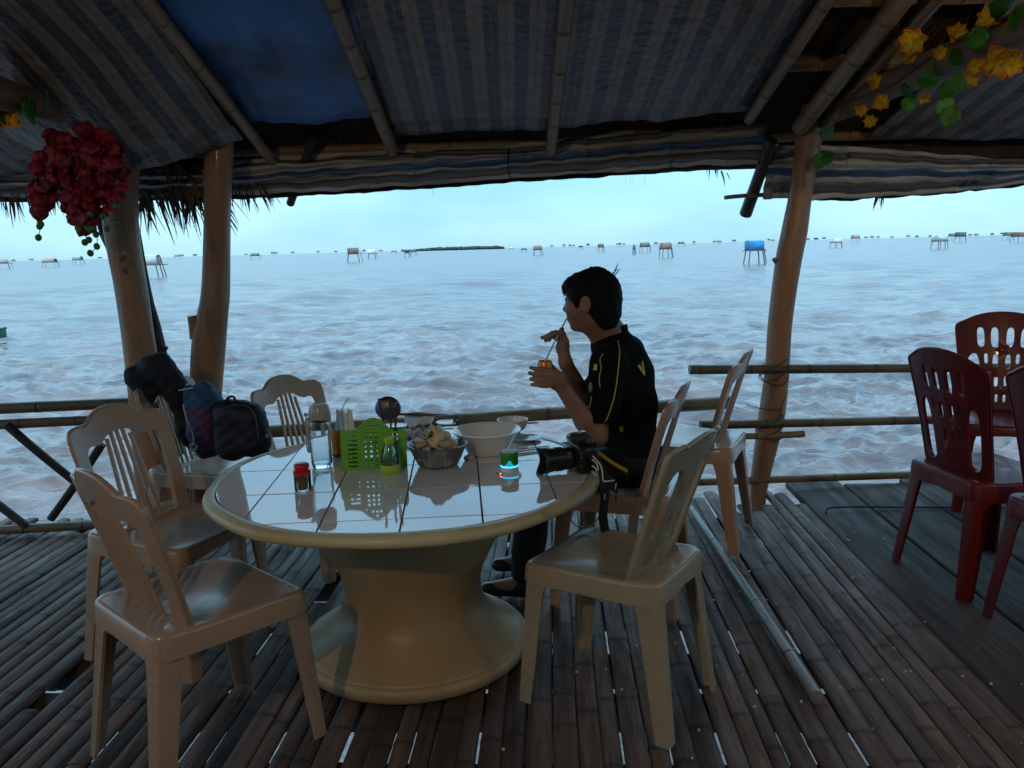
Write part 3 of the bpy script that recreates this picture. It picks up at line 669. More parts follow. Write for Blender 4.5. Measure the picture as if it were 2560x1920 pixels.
valance('bundled striped tarpaulin hung along the right eave', [(1912, 362), (2040, 362), (2200, 372), (2400, 388), (2600, 402), (2800, 404), (3300, 396)], [(1906, 496), (2040, 498), (2200, 492), (2400, 478), (2600, 455), (2800, 446), (3300, 430)], 4.46, 110, 6)
valance('bundled striped tarpaulin hung along the left eave', [(-750, 436), (-250, 422), (0, 412), (200, 418), (360, 424), (540, 420)], [(-750, 520), (-250, 506), (0, 494), (200, 492), (360, 494), (540, 490)], 4.52, 90, 9)
tie = empty('cord_tie', P(1273, 395, y=4.45), 0, 'dark cord tied round the bundled tarpaulin in the middle', 'cord')
MB().tube([v - tie.location for v in (P(1272, 372, y=4.44), P(1270, 400, y=4.40), P(1271, 425, y=4.41), P(1275, 444, y=4.44))], .004, 6).obj('cord', m_wire, tie)
# the rolled-up end of the right strip
e = empty('tarpaulin_roll', P(1920, 470, y=4.44), 0, 'rolled end of tarpaulin beside the bamboo stub', 'tarpaulin')
MB().tube([Vector((0, 0, -.06)), Vector((.0, 0, .0)), Vector((.012, 0, .06)), Vector((.02, 0, .12))], [.022, .026, .022, .015], 14).obj('roll', mat('roll_tarp', (.25, .26, .25), .45, (.1, .1, .1), ns=20, stretch=(1, 1, 8)), e)
# added unseen wall behind the viewer, keeps sky light out of the shelter
e = empty('added_thatch_wall', (0, -5.15, 0), 0, 'added unseen thatch and bamboo wall behind the viewer, blocking sky light', 'wall')
MB().grid(lambda u, v: (-4.6 + 9.2 * u, .02 * mnoise.noise(Vector((u * 30, v * 9, 2))), -.1 + 2.1 * v), 40, 12).box((0, -.05, .95), (9.2, .04, 2.1)).obj('panel', m_thatch, e, None)
for k in range(10): pole('stud', (-4.5 + k, .05, -.1), (-4.5 + k, .05, 2.0), .03, .03, m_raft, e, 700 + k, 10)
for k, (x, lab) in enumerate(((-4.6, 'left'), (4.75, 'right'))):  # side walls added out of view to darken the interior
    e = empty('added_thatch_wall', (x, -1.6, 0), 0, 'added unseen thatch and bamboo wall beside the viewer, blocking sky light, ' + lab + ' side', 'wall')
    MB().grid(lambda u, v: (.02 * mnoise.noise(Vector((u * 30, v * 9, 2))), -3.5 + 7.0 * u, -.1 + 2.05 * v), 40, 12).box(((.05 if x > 0 else -.05), 0, .95), (.04, 7.0, 2.1)).obj('panel', m_thatch, e, None)
    for q in range(8): pole('stud', ((-.05 if x > 0 else .05), -3.4 + q * .97, -.1), ((-.05 if x > 0 else .05), -3.4 + q * .97, 2.0), .03, .03, m_raft, e, 720 + q, 10)
# ================================================================== two bulbs hanging under the roof behind the camera
# (their reflections show in the white bowl, on the tiles and on the chair backs)
def bulb(x, y, z, power, label):
    e = empty('hanging_bulb', (x, y, z), 0, label, 'lamp')
    MB().tube([(0, 0, .09), (.003, 0, .3), (0, 0, zr(y, .05) - z)], .003, 6).obj('cord', m_wire, e)
    MB().lathe([(.0, .1), (.016, .098), (.018, .06), (.015, .045), (.0, .045)], 14).obj('socket', mat('black_plastic', (.02, .02, .021), .35), e)
    MB().lathe([(.0, -.04), (.016, -.036), (.027, -.02), (.03, 0), (.026, .02), (.015, .04), (.013, .05), (0, .05)], 18).obj('glass_bulb', mat('lit_bulb_%d' % int(power), (1, .9, .7), .4, emit=(1.0, .72, .42), es=power), e)
bulb(1.75, .55, 2.02, 640, 'lit bulb hanging under the roof right of the viewer')
bulb(-1.1, -.5, 2.1, 560, 'lit bulb hanging under the roof left of the viewer')
# ================================================================== round tiled table
TZ = .63; TC = Vector((-.36, 2.615, 0)); TR = .648
m_conc = mat('yellow_concrete', (.46, .32, .175), .42, (.37, .25, .13), ns=4, bump=.3, bs=9, rvar=.1, stain=((.25, .17, .09), 3.5, .55, .75, .6))
m_rim = mat('rim_concrete', (.60, .51, .29), .4, (.50, .42, .24), ns=5, bump=.2, bs=12, rvar=.1, stain=((.16, .09, .04), 7, .62, .74, .8))
m_tile = mat('glazed_tile', (.8, .73, .715), .04, (.73, .655, .645), ns=2.5, bump=.02, bs=3, rand=.06, ior=1.85)
m_grout = mat('grout', (.16, .14, .12), .8)
table = empty('round_table', TC, 0, 'round pedestal table with glossy tiled top and yellow rim', 'table')
MB().lathe([(0, .599), (.25, .599), (.274, .575), (.297, .53), (.310, .485), (.311, .45), (.300, .405), (.272, .352), (.246, .3), (.234, .25), (.234, .205), (.246, .16), (.268, .125), (.303, .096), (.335, .073), (.365, .056), (.371, .053), (.373, .049), (.379, .05), (.39, .042), (.394, .028), (.39, .008), (.38, 0), (0, 0)], 72).obj('pedestal', m_conc, table, 60)
MB().lathe([(0, .598), (.60, .598), (.615, .599), (.615, .623), (0, .623)], 72).obj('slab', m_grout, table)
rim = MB(); rp = [(.612, .594), (.632, .593), (.643, .598), (.649, .607), (.649, .618), (.642, .627), (.630, .632), (.614, .6325), (.610, .625)]
b0 = 0; seg = 120
for r, z in rp:
    for k in range(seg):
        a = 2 * math.pi * k / seg; j = 1 + .004 * math.sin(5 * a + 1) + .003 * math.sin(11 * a)
        rim.v.append(Vector((r * j * math.cos(a), r * j * math.sin(a), z + .002 * math.sin(7 * a + r * 30))))
for i in range(len(rp)):
    for k in range(seg):
        i2 = (i + 1) % len(rp); k2 = (k + 1) % seg; rim.f.append((i * seg + k, i * seg + k2, i2 * seg + k2, i2 * seg + k))
rim.obj('rim', m_rim, table, 70)
def clip_poly(poly, R, n=72):
    """polygon cut by the round edge"""
    out = poly
    for k in range(n):
        a = 2 * math.pi * (k + .5) / n; nx, ny = math.cos(a), math.sin(a); d = R * math.cos(math.pi / n); res = []
        for i in range(len(out)):
            p, q = out[i], out[(i + 1) % len(out)]; dp, dq = nx * p[0] + ny * p[1] - d, nx * q[0] + ny * q[1] - d
            if dp <= 0: res.append(p)
            if dp * dq < 0: t = dp / (dp - dq); res.append((p[0] + (q[0] - p[0]) * t, p[1] + (q[1] - p[1]) * t))
        out = res
        if len(out) < 3: return []
    return out
def tiles():
    rt = rad(3.6); g = .0022; rr = random.Random(4); c, s = math.cos(rt), math.sin(rt)
    for i in range(-4, 4):
        for j in range(-4, 4):
            x0, y0 = .015 + i * .222, .062 + j * .28 - .003 * i
            pl = [(x0 + g, y0 + g), (x0 + .222 - g, y0 + g), (x0 + .222 - g, y0 + .28 - g), (x0 + g, y0 + .28 - g)]
            pl = clip_poly([(c * x - s * y, s * x + c * y) for x, y in pl], .609)
            if len(pl) < 3: continue
            ar = abs(sum(pl[k][0] * pl[(k + 1) % len(pl)][1] - pl[(k + 1) % len(pl)][0] * pl[k][1] for k in range(len(pl)))) / 2
            if ar < .0008: continue
            cx = sum(p[0] for p in pl) / len(pl); cy = sum(p[1] for p in pl) / len(pl)
            tx, ty = rr.uniform(-.004, .004), rr.uniform(-.004, .004)
            V = []; n = len(pl)
            for dz, sc in ((-.0085, 1), (-.0012, 1), (0, .992)):
                for x, y in pl: V.append(((x - cx) * sc, (y - cy) * sc, dz + tx * (x - cx) + ty * (y - cy)))
            F = [tuple(range(2 * n, 3 * n))]
            for a in (0, 1):
                for k in range(n): k2 = (k + 1) % n; F.append((a * n + k, a * n + k2, (a + 1) * n + k2, (a + 1) * n + k))
            me = fast('tile', V, F, sharp=25); link('tile', me, m_tile, table, (cx, cy, TZ))
tiles()

# ================================================================== plastic chairs
def rrect(w0, w1, y0, y1, r, n=6, bow=.0):
    """rounded outline, w0 wide at the rear (y0), w1 at the front (y1)"""
    pts = []
    for cx, cy, a0 in ((w1 / 2 - r, y1 - r, 0), (-w1 / 2 + r, y1 - r, 90), (-w0 / 2 + r, y0 + r, 180), (w0 / 2 - r, y0 + r, 270)):
        for k in range(n + 1):
            a = rad(a0 + 90 * k / n); pts.append((cx + r * math.cos(a), cy + r * math.sin(a)))
    out = []
    for i in range(len(pts)):
        p, q = pts[i], pts[(i + 1) % len(pts)]; L = math.hypot(q[0] - p[0], q[1] - p[1]); m = max(1, int(L / .05))
        for k in range(m): out.append((p[0] + (q[0] - p[0]) * k / m, p[1] + (q[1] - p[1]) * k / m))
    return out
def seat_mesh(sz, w0, w1, y0, y1, skirt=.05, grooves=False):
    ol = rrect(w0, w1, y0, y1, .045); n = len(ol); mb = MB(); rings = []
    def ring(sc, z, ex=0):
        rings.append(len(mb.v))
        for x, y in ol:
            L = math.hypot(x, y - .01); zz = z(x * sc, y * sc) if callable(z) else z
            mb.v.append(Vector((x * sc + ex * x / L, .01 + (y - .01) * sc + ex * (y - .01) / L, zz)))
    def top(x, y): return sz - .016 * max(0, 1 - (x / .2) ** 2) * max(0, 1 - ((y - .02) / .22) ** 2) + (.006 if y < -.12 else 0) - (.010 * ((y - .12) / .1) ** 2 if y > .12 else 0) + (.0022 * math.sin(y * 210) if grooves and abs(x) < .17 else 0)
    for sc in (.06, .18, .3, .42, .54, .66, .78, .88, .94, .975): ring(sc, top)
    ring(1.0, lambda x, y: top(x, y) - .004); ring(1.0, lambda x, y: top(x, y) - .012, .004)
    ring(1.0, lambda x, y: sz - skirt - .012 * abs(x) / .2, .008); ring(.985, lambda x, y: sz - skirt - .012 * abs(x) / .2, .008); ring(.975, sz - .02); ring(.06, sz - .024)
    for a, b in zip(rings, rings[1:]):
        for k in range(n): k2 = (k + 1) % n; mb.f.append((a + k, a + k2, b + k2, b + k))
    mb.f.append(tuple(rings[0] + k for k in reversed(range(n)))); mb.f.append(tuple(rings[-1] + k for k in range(n)))
    return mb.mesh('seat', 50)
def leg_mesh(x, y, z, fx, fy, w0=.1, w1=.043, t=.009):
    """angle-section leg from under the seat corner (x,y,z) to the foot (fx,fy,0); flanges turn inwards"""
    sx, sy = (1 if x > 0 else -1), (1 if y > 0 else -1); mb = MB(); rows = []
    for k, (q, wk) in enumerate(((0, 1.0), (.05, .86), (.11, .7), (.2, .62), (.4, .57), (.7, .5), (.97, .43), (1, .43))):
        w = w0 * wk; cx, cy, cz = x + (fx - x) * q, y + (fy - y) * q, z * (1 - q)
        r = .012
        prof = [(0, w), (0, r), (r * .3, r * .3), (r, 0), (w, 0), (w, t), (r + t, t), (t, r + t), (t, w)]
        rows.append(len(mb.v)); mb.v += [Vector((cx - sx * a, cy - sy * b, cz)) for a, b in prof]
    n = 9
    for a, b in zip(rows, rows[1:]):
        for k in range(n): k2 = (k + 1) % n; mb.f.append((a + k, a + k2, b + k2, b + k))
    mb.f += [tuple(range(n)), tuple(rows[-1] + k for k in range(n))]
    return mb.mesh('leg', 35)
def back_pt(a, h, off, sz, y0, lean, cur, k2):
    y = y0 - lean * h - k2 * h * h + cur * a * a; return Vector((a, y + off, sz - .015 + h))
def plate_mesh(name, outer, holes, thick, fn, cell=.022):
    """a moulded plate: outline with openings, curved by fn(a,h,offset)"""
    bm = bmesh.new()
    for lp in [outer] + holes:
        vs = [bm.verts.new((a, h, 0)) for a, h in lp]
        for i in range(len(vs)): bm.edges.new((vs[i], vs[(i + 1) % len(vs)]))
    bmesh.ops.triangle_fill(bm, use_beauty=True, edges=bm.edges[:])
    xs = [v.co.x for v in bm.verts]; hs = [v.co.y for v in bm.verts]
    def cutall(ax, lo, hi):
        k = math.ceil(lo / cell)
        while k * cell < hi:
            co = Vector((0, 0, 0)); co[ax] = k * cell + .0013; no = Vector((0, 0, 0)); no[ax] = 1
            bmesh.ops.bisect_plane(bm, geom=bm.verts[:] + bm.edges[:] + bm.faces[:], plane_co=co, plane_no=no, dist=1e-5); k += 1
    cutall(0, min(xs), max(xs)); cutall(1, min(hs), max(hs))
    bmesh.ops.triangulate(bm, faces=bm.faces[:])
    bm.verts.ensure_lookup_table(); n = len(bm.verts); V = []; F = []
    co = [(v.co.x, v.co.y) for v in bm.verts]; bd = [v.is_boundary for v in bm.verts]
    for sgn in (1, -1):
        for a, h in co: V.append(fn(a, h, sgn * thick / 2))
    for f in bm.faces:
        i = [v.index for v in f.verts]; F.append(tuple(i)); F.append(tuple(n + q for q in reversed(i)))
    for e in bm.edges:
        if e.is_boundary: p, q = e.verts[0].index, e.verts[1].index; F.append((p, q, n + q, n + p))
    bm.free(); mb = MB(); mb.add(V, F); return mb.mesh(name, 38)
def mirror(half): return half + [(-a, h) for a, h in reversed(half) if abs(a) > 1e-6]
def cr2(pts, n): return [(v.x, v.y) for v in smooth_pts([(a, b, 0) for a, b in pts], n)]
def ring_hole(ca, ch, ra, rh, n=14, p=1.0, sh=0.0):
    return [(ca + ra * math.copysign(abs(math.cos(t)) ** p, math.cos(t)) + sh * (ch + rh * math.sin(t) - ch), ch + rh * math.copysign(abs(math.sin(t)) ** p, math.sin(t))) for t in [2 * math.pi * k / n for k in range(n)]]
LEGS = ((.205, .215, .225, .245), (-.205, .215, -.225, .245), (.19, -.19, .215, -.245), (-.19, -.19, -.215, -.245))
def make_chair(kind, m, m2=None):
    sz = .45; P_ = {}
    if kind == 'slat':
        fn = lambda a, h, o: back_pt(a, h, o, sz, -.115, .27, .5, .06)
        outer = mirror(cr2([(.182, -.03), (.192, .08), (.202, .2), (.207, .295), (.206, .338), (.194, .362), (.165, .369), (.136, .3685), (.113, .374), (.088, .393), (.05, .409), (0, .414)], 40))
        inner = mirror(cr2([(.135, .015), (.146, .09), (.156, .19), (.159, .25), (.156, .283), (.140, .300), (.115, .302), (.095, .300), (.078, .307), (.055, .322), (.03, .331), (0, .333)], 34))
        P_['back_frame'] = [plate_mesh('back_frame', outer, [inner], .019, fn)]
        sl = []
        for i in range(5):
            q = i - 2; mb = MB(); pts = [fn(q * (.0375 - .0125 * t), .004 + .332 * t - .004 * q * q * t * 1.6, -.002) for t in [k / 8 for k in range(9)]]
            mb.tube(pts, .0085, 10, True, .7, (0, 1, .2)); sl.append(mb.mesh('slat', 60))
        P_['slat'] = sl; P_['seat'] = [seat_mesh(sz, .385, .425, -.2, .225, .052)]
    elif kind == 'medallion':
        fn = lambda a, h, o: back_pt(a, h, o, sz, -.115, .32, .45, .08)
        outer = mirror(cr2([(.180, -.03), (.19, .08), (.2, .22), (.21, .33), (.213, .37), (.203, .392), (.17, .397), (.14, .402), (.128, .396), (.06, .408), (0, .412)], 30))
        side = [[(s * (a), h) for a, h in cr2([(.064, .05), (.062, .18), (.060, .27), (.076, .315), (.112, .328), (.144, .312), (.158, .26), (.151, .15), (.140, .05), (.1, .036), (.064, .05)], 26)[:-1]] for s in (1, -1)]
        slots = []
        for s in (1, -1):
            for h0, h1 in ((.07, .11), (.13, .2), (.225, .29)): slots.append(ring_hole(s * .046, (h0 + h1) / 2, .005, (h1 - h0) / 2, 10))
        P_['back_plate'] = [plate_mesh('back_plate', outer, side + slots, .014, fn)]
        P_['medallion'] = []
        for ch in (.265, .165, .07):
            mb = MB()
            for sg in (1, -1):
                mb.grid(lambda u, v: fn(.034 * (1 - u) * math.cos(6.2832 * v), ch + .044 * (1 - u) * math.sin(6.2832 * v), sg * (.007 + .010 * math.sin(1.57 * u) - .006 * u * u)), 6, 22)
            P_['medallion'].append(mb.mesh('medallion', 50))
        P_['seat'] = [seat_mesh(sz, .39, .43, -.2, .225, .05)]
    else:
        fn = lambda a, h, o: back_pt(a, h, o, sz, -.14, .17, .6, .1)
        outer = mirror(cr2([(.175, -.03), (.183, .08), (.196, .24), (.212, .38), (.216, .428), (.207, .446), (.172, .462), (.12, .485), (.06, .498), (0, .502)], 34))
        holes = [[(s * a, h) for a, h in cr2([(.088, .06), (.092, .17), (.1, .25), (.116, .292), (.14, .29), (.156, .25), (.152, .15), (.142, .06), (.115, .04), (.088, .06)], 24)[:-1]] for s in (1, -1)]
        for q, a in enumerate((-.098, -.035, .035, .098)):
            holes.append(ring_hole(a, .378, .0175, .05, 16, .7, a * 1.0))
            if abs(a) < .05: holes += [ring_hole(a * .8, .255, .0125, .036, 14, .7, a), ring_hole(a * .62, .155, .0095, .028, 12, .7), ring_hole(a * .5, .07, .007, .02, 12, .7)]
            else: holes += [ring_hole(a * .72, .27, .009, .026, 12, .7, a * .8)]
        P_['back_plate'] = [plate_mesh('back_plate', outer, holes, .015, fn)]
        P_['flower_relief'] = []
        for ca, ch in ((.0, .315), (.045, .2), (-.01, .11)):
            mb = MB()
            for sg in (1, -1): mb.grid(lambda u, v: fn(ca + .03 * (1 - u) * (1 + .28 * math.cos(5 * 6.2832 * v)) * math.cos(6.2832 * v), ch + .03 * (1 - u) * (1 + .28 * math.cos(5 * 6.2832 * v)) * math.sin(6.2832 * v), sg * (.0078 + .004 * u)), 4, 40)
            P_['flower_relief'].append(mb.mesh('flower_relief', 50))
        P_['seat'] = [seat_mesh(sz, .4, .44, -.2, .23, .06)]
    edge = [fn(q[0] * .985, q[1], -.004) for q in outer if q[1] > .0]; P_['rolled_edge'] = [MB().tube(edge, .0068, 8).mesh('rolled_edge', 60)]      # the turned-back lip round the back
    P_['leg'] = [leg_mesh(x, y, sz - .014, fx, fy) for x, y, fx, fy in LEGS]
    # arched apron between the rear legs
    ap = mirror([(.185, -.045), (.185, .02), (0, .022)]); arch = mirror(cr2([(.128, -.0449), (.12, -.02), (.09, .002), (0, .006)], 10))
    for ms in P_.values():
        for me in ms:
            me.materials.clear(); me.materials.append(m)
    return P_
def place_chair(parts, x, y, ang, label, group=None, name='plastic_chair', scale=1.0, wx=1.0):
    e = empty(name, (x, y, 0), ang - math.pi / 2, label, 'chair', group); e.scale = (scale * wx, scale, scale)
    for nm, ms in parts.items():
        for me in ms: link(nm, me, None, e)
    return e
def plastic(name, c, c2, **k): return mat(name, c, k.pop('r', .24), c2, ns=9, bump=.05, bs=60, rvar=.08, coat=.15, stain=((c[0] * .55, c[1] * .5, c[2] * .45), 8, .56, .78, .3), **k)
m_tan = plastic('tan_plastic', (.44, .285, .19), (.38, .24, .16)); m_pink = plastic('pinkish_plastic', (.44, .28, .205), (.38, .235, .17))
m_olive = plastic('beige_plastic', (.40, .32, .215), (.35, .28, .185), r=.3); m_red = plastic('dark_red_plastic', (.13, .011, .013), (.09, .008, .01), r=.38, spec=.25)
A_tan = make_chair('slat', m_tan); A_pink = make_chair('slat', m_pink); B_ol = make_chair('medallion', m_olive); C_red = make_chair('fan', m_red)
g1 = 'tan slat-back chairs round the left of the table'
at = math.atan2
place_chair(A_tan, -.885, 2.07, at(.74, .67), 'tan slat-back plastic chair nearest the viewer at left', g1)
place_chair(A_tan, -1.20, 2.68, at(-.36, .93), 'tan slat-back plastic chair between the nearest chair and the railing', g1)
place_chair(A_tan, -1.36, 3.50, at(-.2, .98), 'tan plastic chair loaded with bags by the left posts', g1)
place_chair(A_tan, -.86, 3.46, at(-.55, .83), 'empty tan slat-back chair behind the clear bottle', g1, scale=.96)
place_chair(B_ol, .305, 2.27, at(.56, -.83), 'beige plastic chair with oval medallions in its back, front right', None, wx=.87)
place_chair(A_pink, .43, 3.02, at(.36, -.93), 'pinkish tan plastic chair the person sits on', 'pinkish chairs by the person')
place_chair(A_pink, .84, 3.64, at(.43, -.90), 'empty pinkish tan chair next to the right post', 'pinkish chairs by the person', scale=1.04)
g3 = 'dark red chairs at the right'
place_chair(C_red, 1.875, 3.07, at(.17, .98), 'dark red plastic chair standing foremost and whole at right', g3)
place_chair(C_red, 2.50, 3.98, at(-.92, -.40), 'dark red chair against the railing, back towards the rails', g3, scale=1.02)
place_chair(C_red, 1.97, 2.57, at(.20, .98), 'dark red chair cut off by the right picture edge', g3)
# ================================================================== things on the table
def on_table(px, py): return P(px, py, z=TZ)
glass = mat('clear_glass', (.95, .98, 1), .02, trans=1.0, ior=1.35)
clearp = mat('clear_plastic', (.93, .95, .94), .12, trans=.92, ior=1.2)
m_white = mat('white_china', (.78, .76, .70), .12, (.74, .72, .66), ns=5, coat=.3)
m_black = mat('black_plastic', (.02, .02, .021), .35)
m_satin = mat('satin_black', (.013, .013, .015), .3, bump=.06, bs=120)
SC = lambda e, k: setattr(e, 'scale', (k, k, k))
m_steel = mat('steel', (.45, .45, .46), .22, metal=1.0)
m_grn = mat('green_plastic', (.19, .47, .045), .32, (.15, .40, .04), ns=4)
m_lime = mat('lime_plastic', (.36, .52, .03), .35)
# water bottle: glass body, grey-beige cap with spout, strap
e = empty('water_bottle', on_table(806, 1168), 0, 'clear water bottle with grey-beige cap and hanging strap', 'bottle')
MB().lathe([(0, .004), (.033, .004), (.035, .009), (.0355, .02), (.0355, .15), (.034, .162), (.03, .17), (.0275, .17), (.031, .16), (.0325, .15), (.0325, .022), (.03, .016), (0, .015)], 40).obj('glass_body', glass, e)
m_cap = mat('grey_beige_plastic', (.34, .31, .26), .3, coat=.2)
MB().lathe([(.0365, .160), (.0378, .165), (.0372, .19), (.034, .21), (.028, .222), (.024, .2225), (.0225, .219), (.022, .205), (0, .204), (0, .160)], 36).obj('cap', m_cap, e, 50, rot=(rad(-3), 0, 0))
MB().lathe([(0, .2055), (.0215, .2055)], 24).obj('spout_opening', m_black, e)
MB().tube([(-.037, -.006, .186), (-.046, -.006, .189), (-.047, -.006, .183)], [.006, .006, .004], 8).obj('strap_lug', m_cap, e)
MB().tube(smooth_pts([(-.042, -.008, .186), (-.045, -.012, .14), (-.045, -.015, .09), (-.041, -.02, .064), (-.035, -.025, .062), (-.034, -.026, .09), (-.037, -.02, .15), (-.038, -.01, .178)], 36), .005, 8, True, .35).obj('strap', m_cap, e)
# pepper jar
e = empty('pepper_jar', on_table(758, 1226), 0, 'small pepper jar with fluted red lid', 'jar')
MB().lathe([(0, .002), (.024, .002), (.026, .006), (.026, .05), (.0225, .056), (.0205, .056), (.0235, .048), (.0235, .008), (0, .007)], 30).obj('glass_body', thin_glass('jar_glass', (.94, .96, .95)), e)
MB().lathe([(0, .008), (.023, .008), (.023, .042), (0, .046)], 26).obj('pepper', mat('ground_pepper', (.30, .22, .15), .9, (.14, .1, .07), ns=220, bump=.4, bs=300), e)
lid = MB(); pr = [(0, .052), (.0265, .052), (.0272, .058), (.0268, .064), (.021, .067), (.0205, .071), (.0235, .075), (.0235, .083), (.02, .087), (0, .088)]; sg = 40
for r, z in pr:
    for k in range(sg): a = 2 * math.pi * k / sg; q = r * (1 + (.035 if z > .07 else .02) * math.cos(10 * a)); lid.v.append(Vector((q * math.cos(a), q * math.sin(a), z)))
for i in range(len(pr) - 1):
    for k in range(sg): lid.f.append((i * sg + k, i * sg + (k + 1) % sg, (i + 1) * sg + (k + 1) % sg, (i + 1) * sg + k))
lid.obj('lid', mat('red_plastic', (.52, .012, .012), .28), e, 50)
# orange can behind the bottle
m_can = mat('orange_can', (.62, .19, .012), .3, (.5, .1, .01), ns=30, metal=.35)
e = empty('drink_can', on_table(851, 1140), 0, 'orange drink can half hidden behind the green basket', 'can')
MB().lathe([(0, .004), (.022, .003), (.025, 0), (.028, .012), (.028, .085), (.0245, .094), (.0245, .098), (.023, .097), (.022, .092), (0, .092)], 32).obj('can_body', m_can, e)
MB().lathe([(.0284, .004), (.0284, .013)], 32, (0, 0, 0), True).obj('base_band', mat('navy_print', (.02, .02, .08), .35), e)
MB().lathe([(.0283, .055), (.0283, .06), (.0283, .072)], 32, (0, 0, 0), True).obj('print_band', mat('red_print', (.42, .03, .01), .35, (.7, .3, .02), ns=60), e)
MB().lathe([(0, .0925), (.0225, .0925)], 24).obj('can_lid', m_steel, e); MB().tube([(-.008, 0, .094), (.008, .002, .094)], .005, 8, True, .3).obj('pull_tab', m_steel, e)
# straw standing out of a white napkin cup behind the basket
e = empty('napkin_bag', on_table(868, 1138), 0, 'crumpled white tissue pack with a straw behind the green basket', 'tissue')
def tis(u, v):
    a = 6.2832 * u; r = .042 * (1 - .35 * v) * (1 + .14 * math.sin(5 * a + 4 * v) + .1 * math.sin(9 * a)); return (r * math.cos(a), r * .7 * math.sin(a), .16 * v + (.012 * math.sin(7 * a) if v > .9 else 0))
MB().grid(tis, 40, 10).obj('tissue', mat('tissue', (.8, .78, .74), .8, bump=.4, bs=25), e, 60)
MB().tube(smooth_pts([(-.012, 0, .1), (-.008, 0, .17), (.02, 0, .215)], 10), .0025, 6).obj('straw', mat('clear_straw', (.8, .8, .8), .3), e)
# green basket: perforated walls with arched back, chopsticks standing in it
bk = empty('cutlery_basket', (on_table(870, 1178) + on_table(1000, 1155)) / 2 + Vector((0, .02, 0)), rad(8), 'green perforated plastic basket holding cutlery', 'basket')
W, Dp, Hh = .185, .1, .115; bk.scale = (1.17, 1.1, 1.18)
def wall(outer, holes, name, fn): 
    me = plate_mesh(name, outer, holes, .003, fn, .03); return link(name, me, m_grn, bk)
hl = [ring_hole(-.022 + .0145 * i, .012 + .0135 * j, .0042, .0042, 10) for i in range(3) for j in range(8)]
hl += [ring_hole(s * .06 + (-.0 if s > 0 else 0), .012 + .0125 * j, .016 if s < 0 else .011, .0032, 10, .8) for s in (-1, 1) for j in range(8)]
arch = cr2([(-W / 2, 0), (-W / 2, .112), (-W / 2 + .012, .118), (-.045, .124), (-.025, .142), (.0, .152), (.025, .142), (.045, .122), (.065, .108), (W / 2, .106), (W / 2, 0)], 50)
wall([(a, h) for a, h in arch][::-1], [ring_hole(a, h, r_, r_, 10) for a, h, r_ in ((0, .141, .004), (-.012, .128, .004), (0, .128, .004), (.012, .128, .004), (-.03, .122, .003), (.03, .12, .003))] + hl, 'front_wall', lambda a, h, o: Vector((a, -Dp / 2 + o, h)))
wall([(-W / 2, 0), (W / 2, 0), (W / 2, .1), (-W / 2, .1)], [ring_hole(-.07 + .02 * i, .015 + .016 * j, .006, .004, 8) for i in range(8) for j in range(5)], 'back_wall', lambda a, h, o: Vector((a, Dp / 2 + o, h)))
for s in (-1, 1):
    wall([(-Dp / 2, 0), (Dp / 2, 0), (Dp / 2, .108), (Dp / 2 - .012, .114), (-Dp / 2 + .012, .106), (-Dp / 2, .104)], [ring_hole(-.0, .014 + .0125 * j, .027, .0034, 10, .8, .5) for j in range(7)], 'side_wall', lambda a, h, o, s=s: Vector((s * W / 2 + o, a, h)))
MB().box((0, 0, .003), (W - .006, Dp - .006, .004)).obj('floor', m_grn, bk); wall([(-Dp / 2, 0), (Dp / 2, 0), (Dp / 2, .1), (-Dp / 2, .1)], [ring_hole(0, .05, .03, .03, 12)], 'divider', lambda a, h, o: Vector((.035 + o, a, h)))
m_chop = mat('dark_chopsticks', (.09, .022, .016), .4)
for k, (x, y, tx, ty, L) in enumerate(((.052, .0, -.03, .01, .225), (.058, .012, .0, .02, .215), (.064, -.006, .02, .0, .21), (.07, .008, .012, -.02, .2))):
    e = empty('chopstick', bk.location + Matrix.Rotation(rad(8), 3, 'Z') @ Vector((x, y, .006)), 0, ['tallest dark chopstick standing in the green basket', 'dark chopstick standing second in the green basket', 'dark chopstick third from left in the green basket', 'shortest dark chopstick standing in the green basket'][k], 'chopstick', 'chopsticks in the basket')
    MB().tube([(0, 0, 0), (tx * .6, ty * .6, L * .6), (tx, ty, L)], [.0022, .0034, .0042], 8).obj('stick', m_chop, e)
# ladle leaning in the basket, bowl up
e = empty('soup_ladle', on_table(972, 1110) + Vector((0, .02, -.028)), 0, 'steel ladle with dark bowl standing behind the green basket', 'ladle')
def lad(u, v): a = 6.2832 * u; r = .05 * math.sin(1.5 * v); return (r * math.cos(a), -.026 * math.cos(1.5 * v) + .01, .162 + r * math.sin(a) * .95)
MB().grid(lad, 28, 8).obj('ladle_bowl', mat('dark_steel', (.12, .12, .14), .42, metal=1.0), e, 60); MB().tube([(-.02, .01, .125), (-.035, .005, .06), (-.04, 0, .03)], .005, 8).obj('handle', m_black, e)
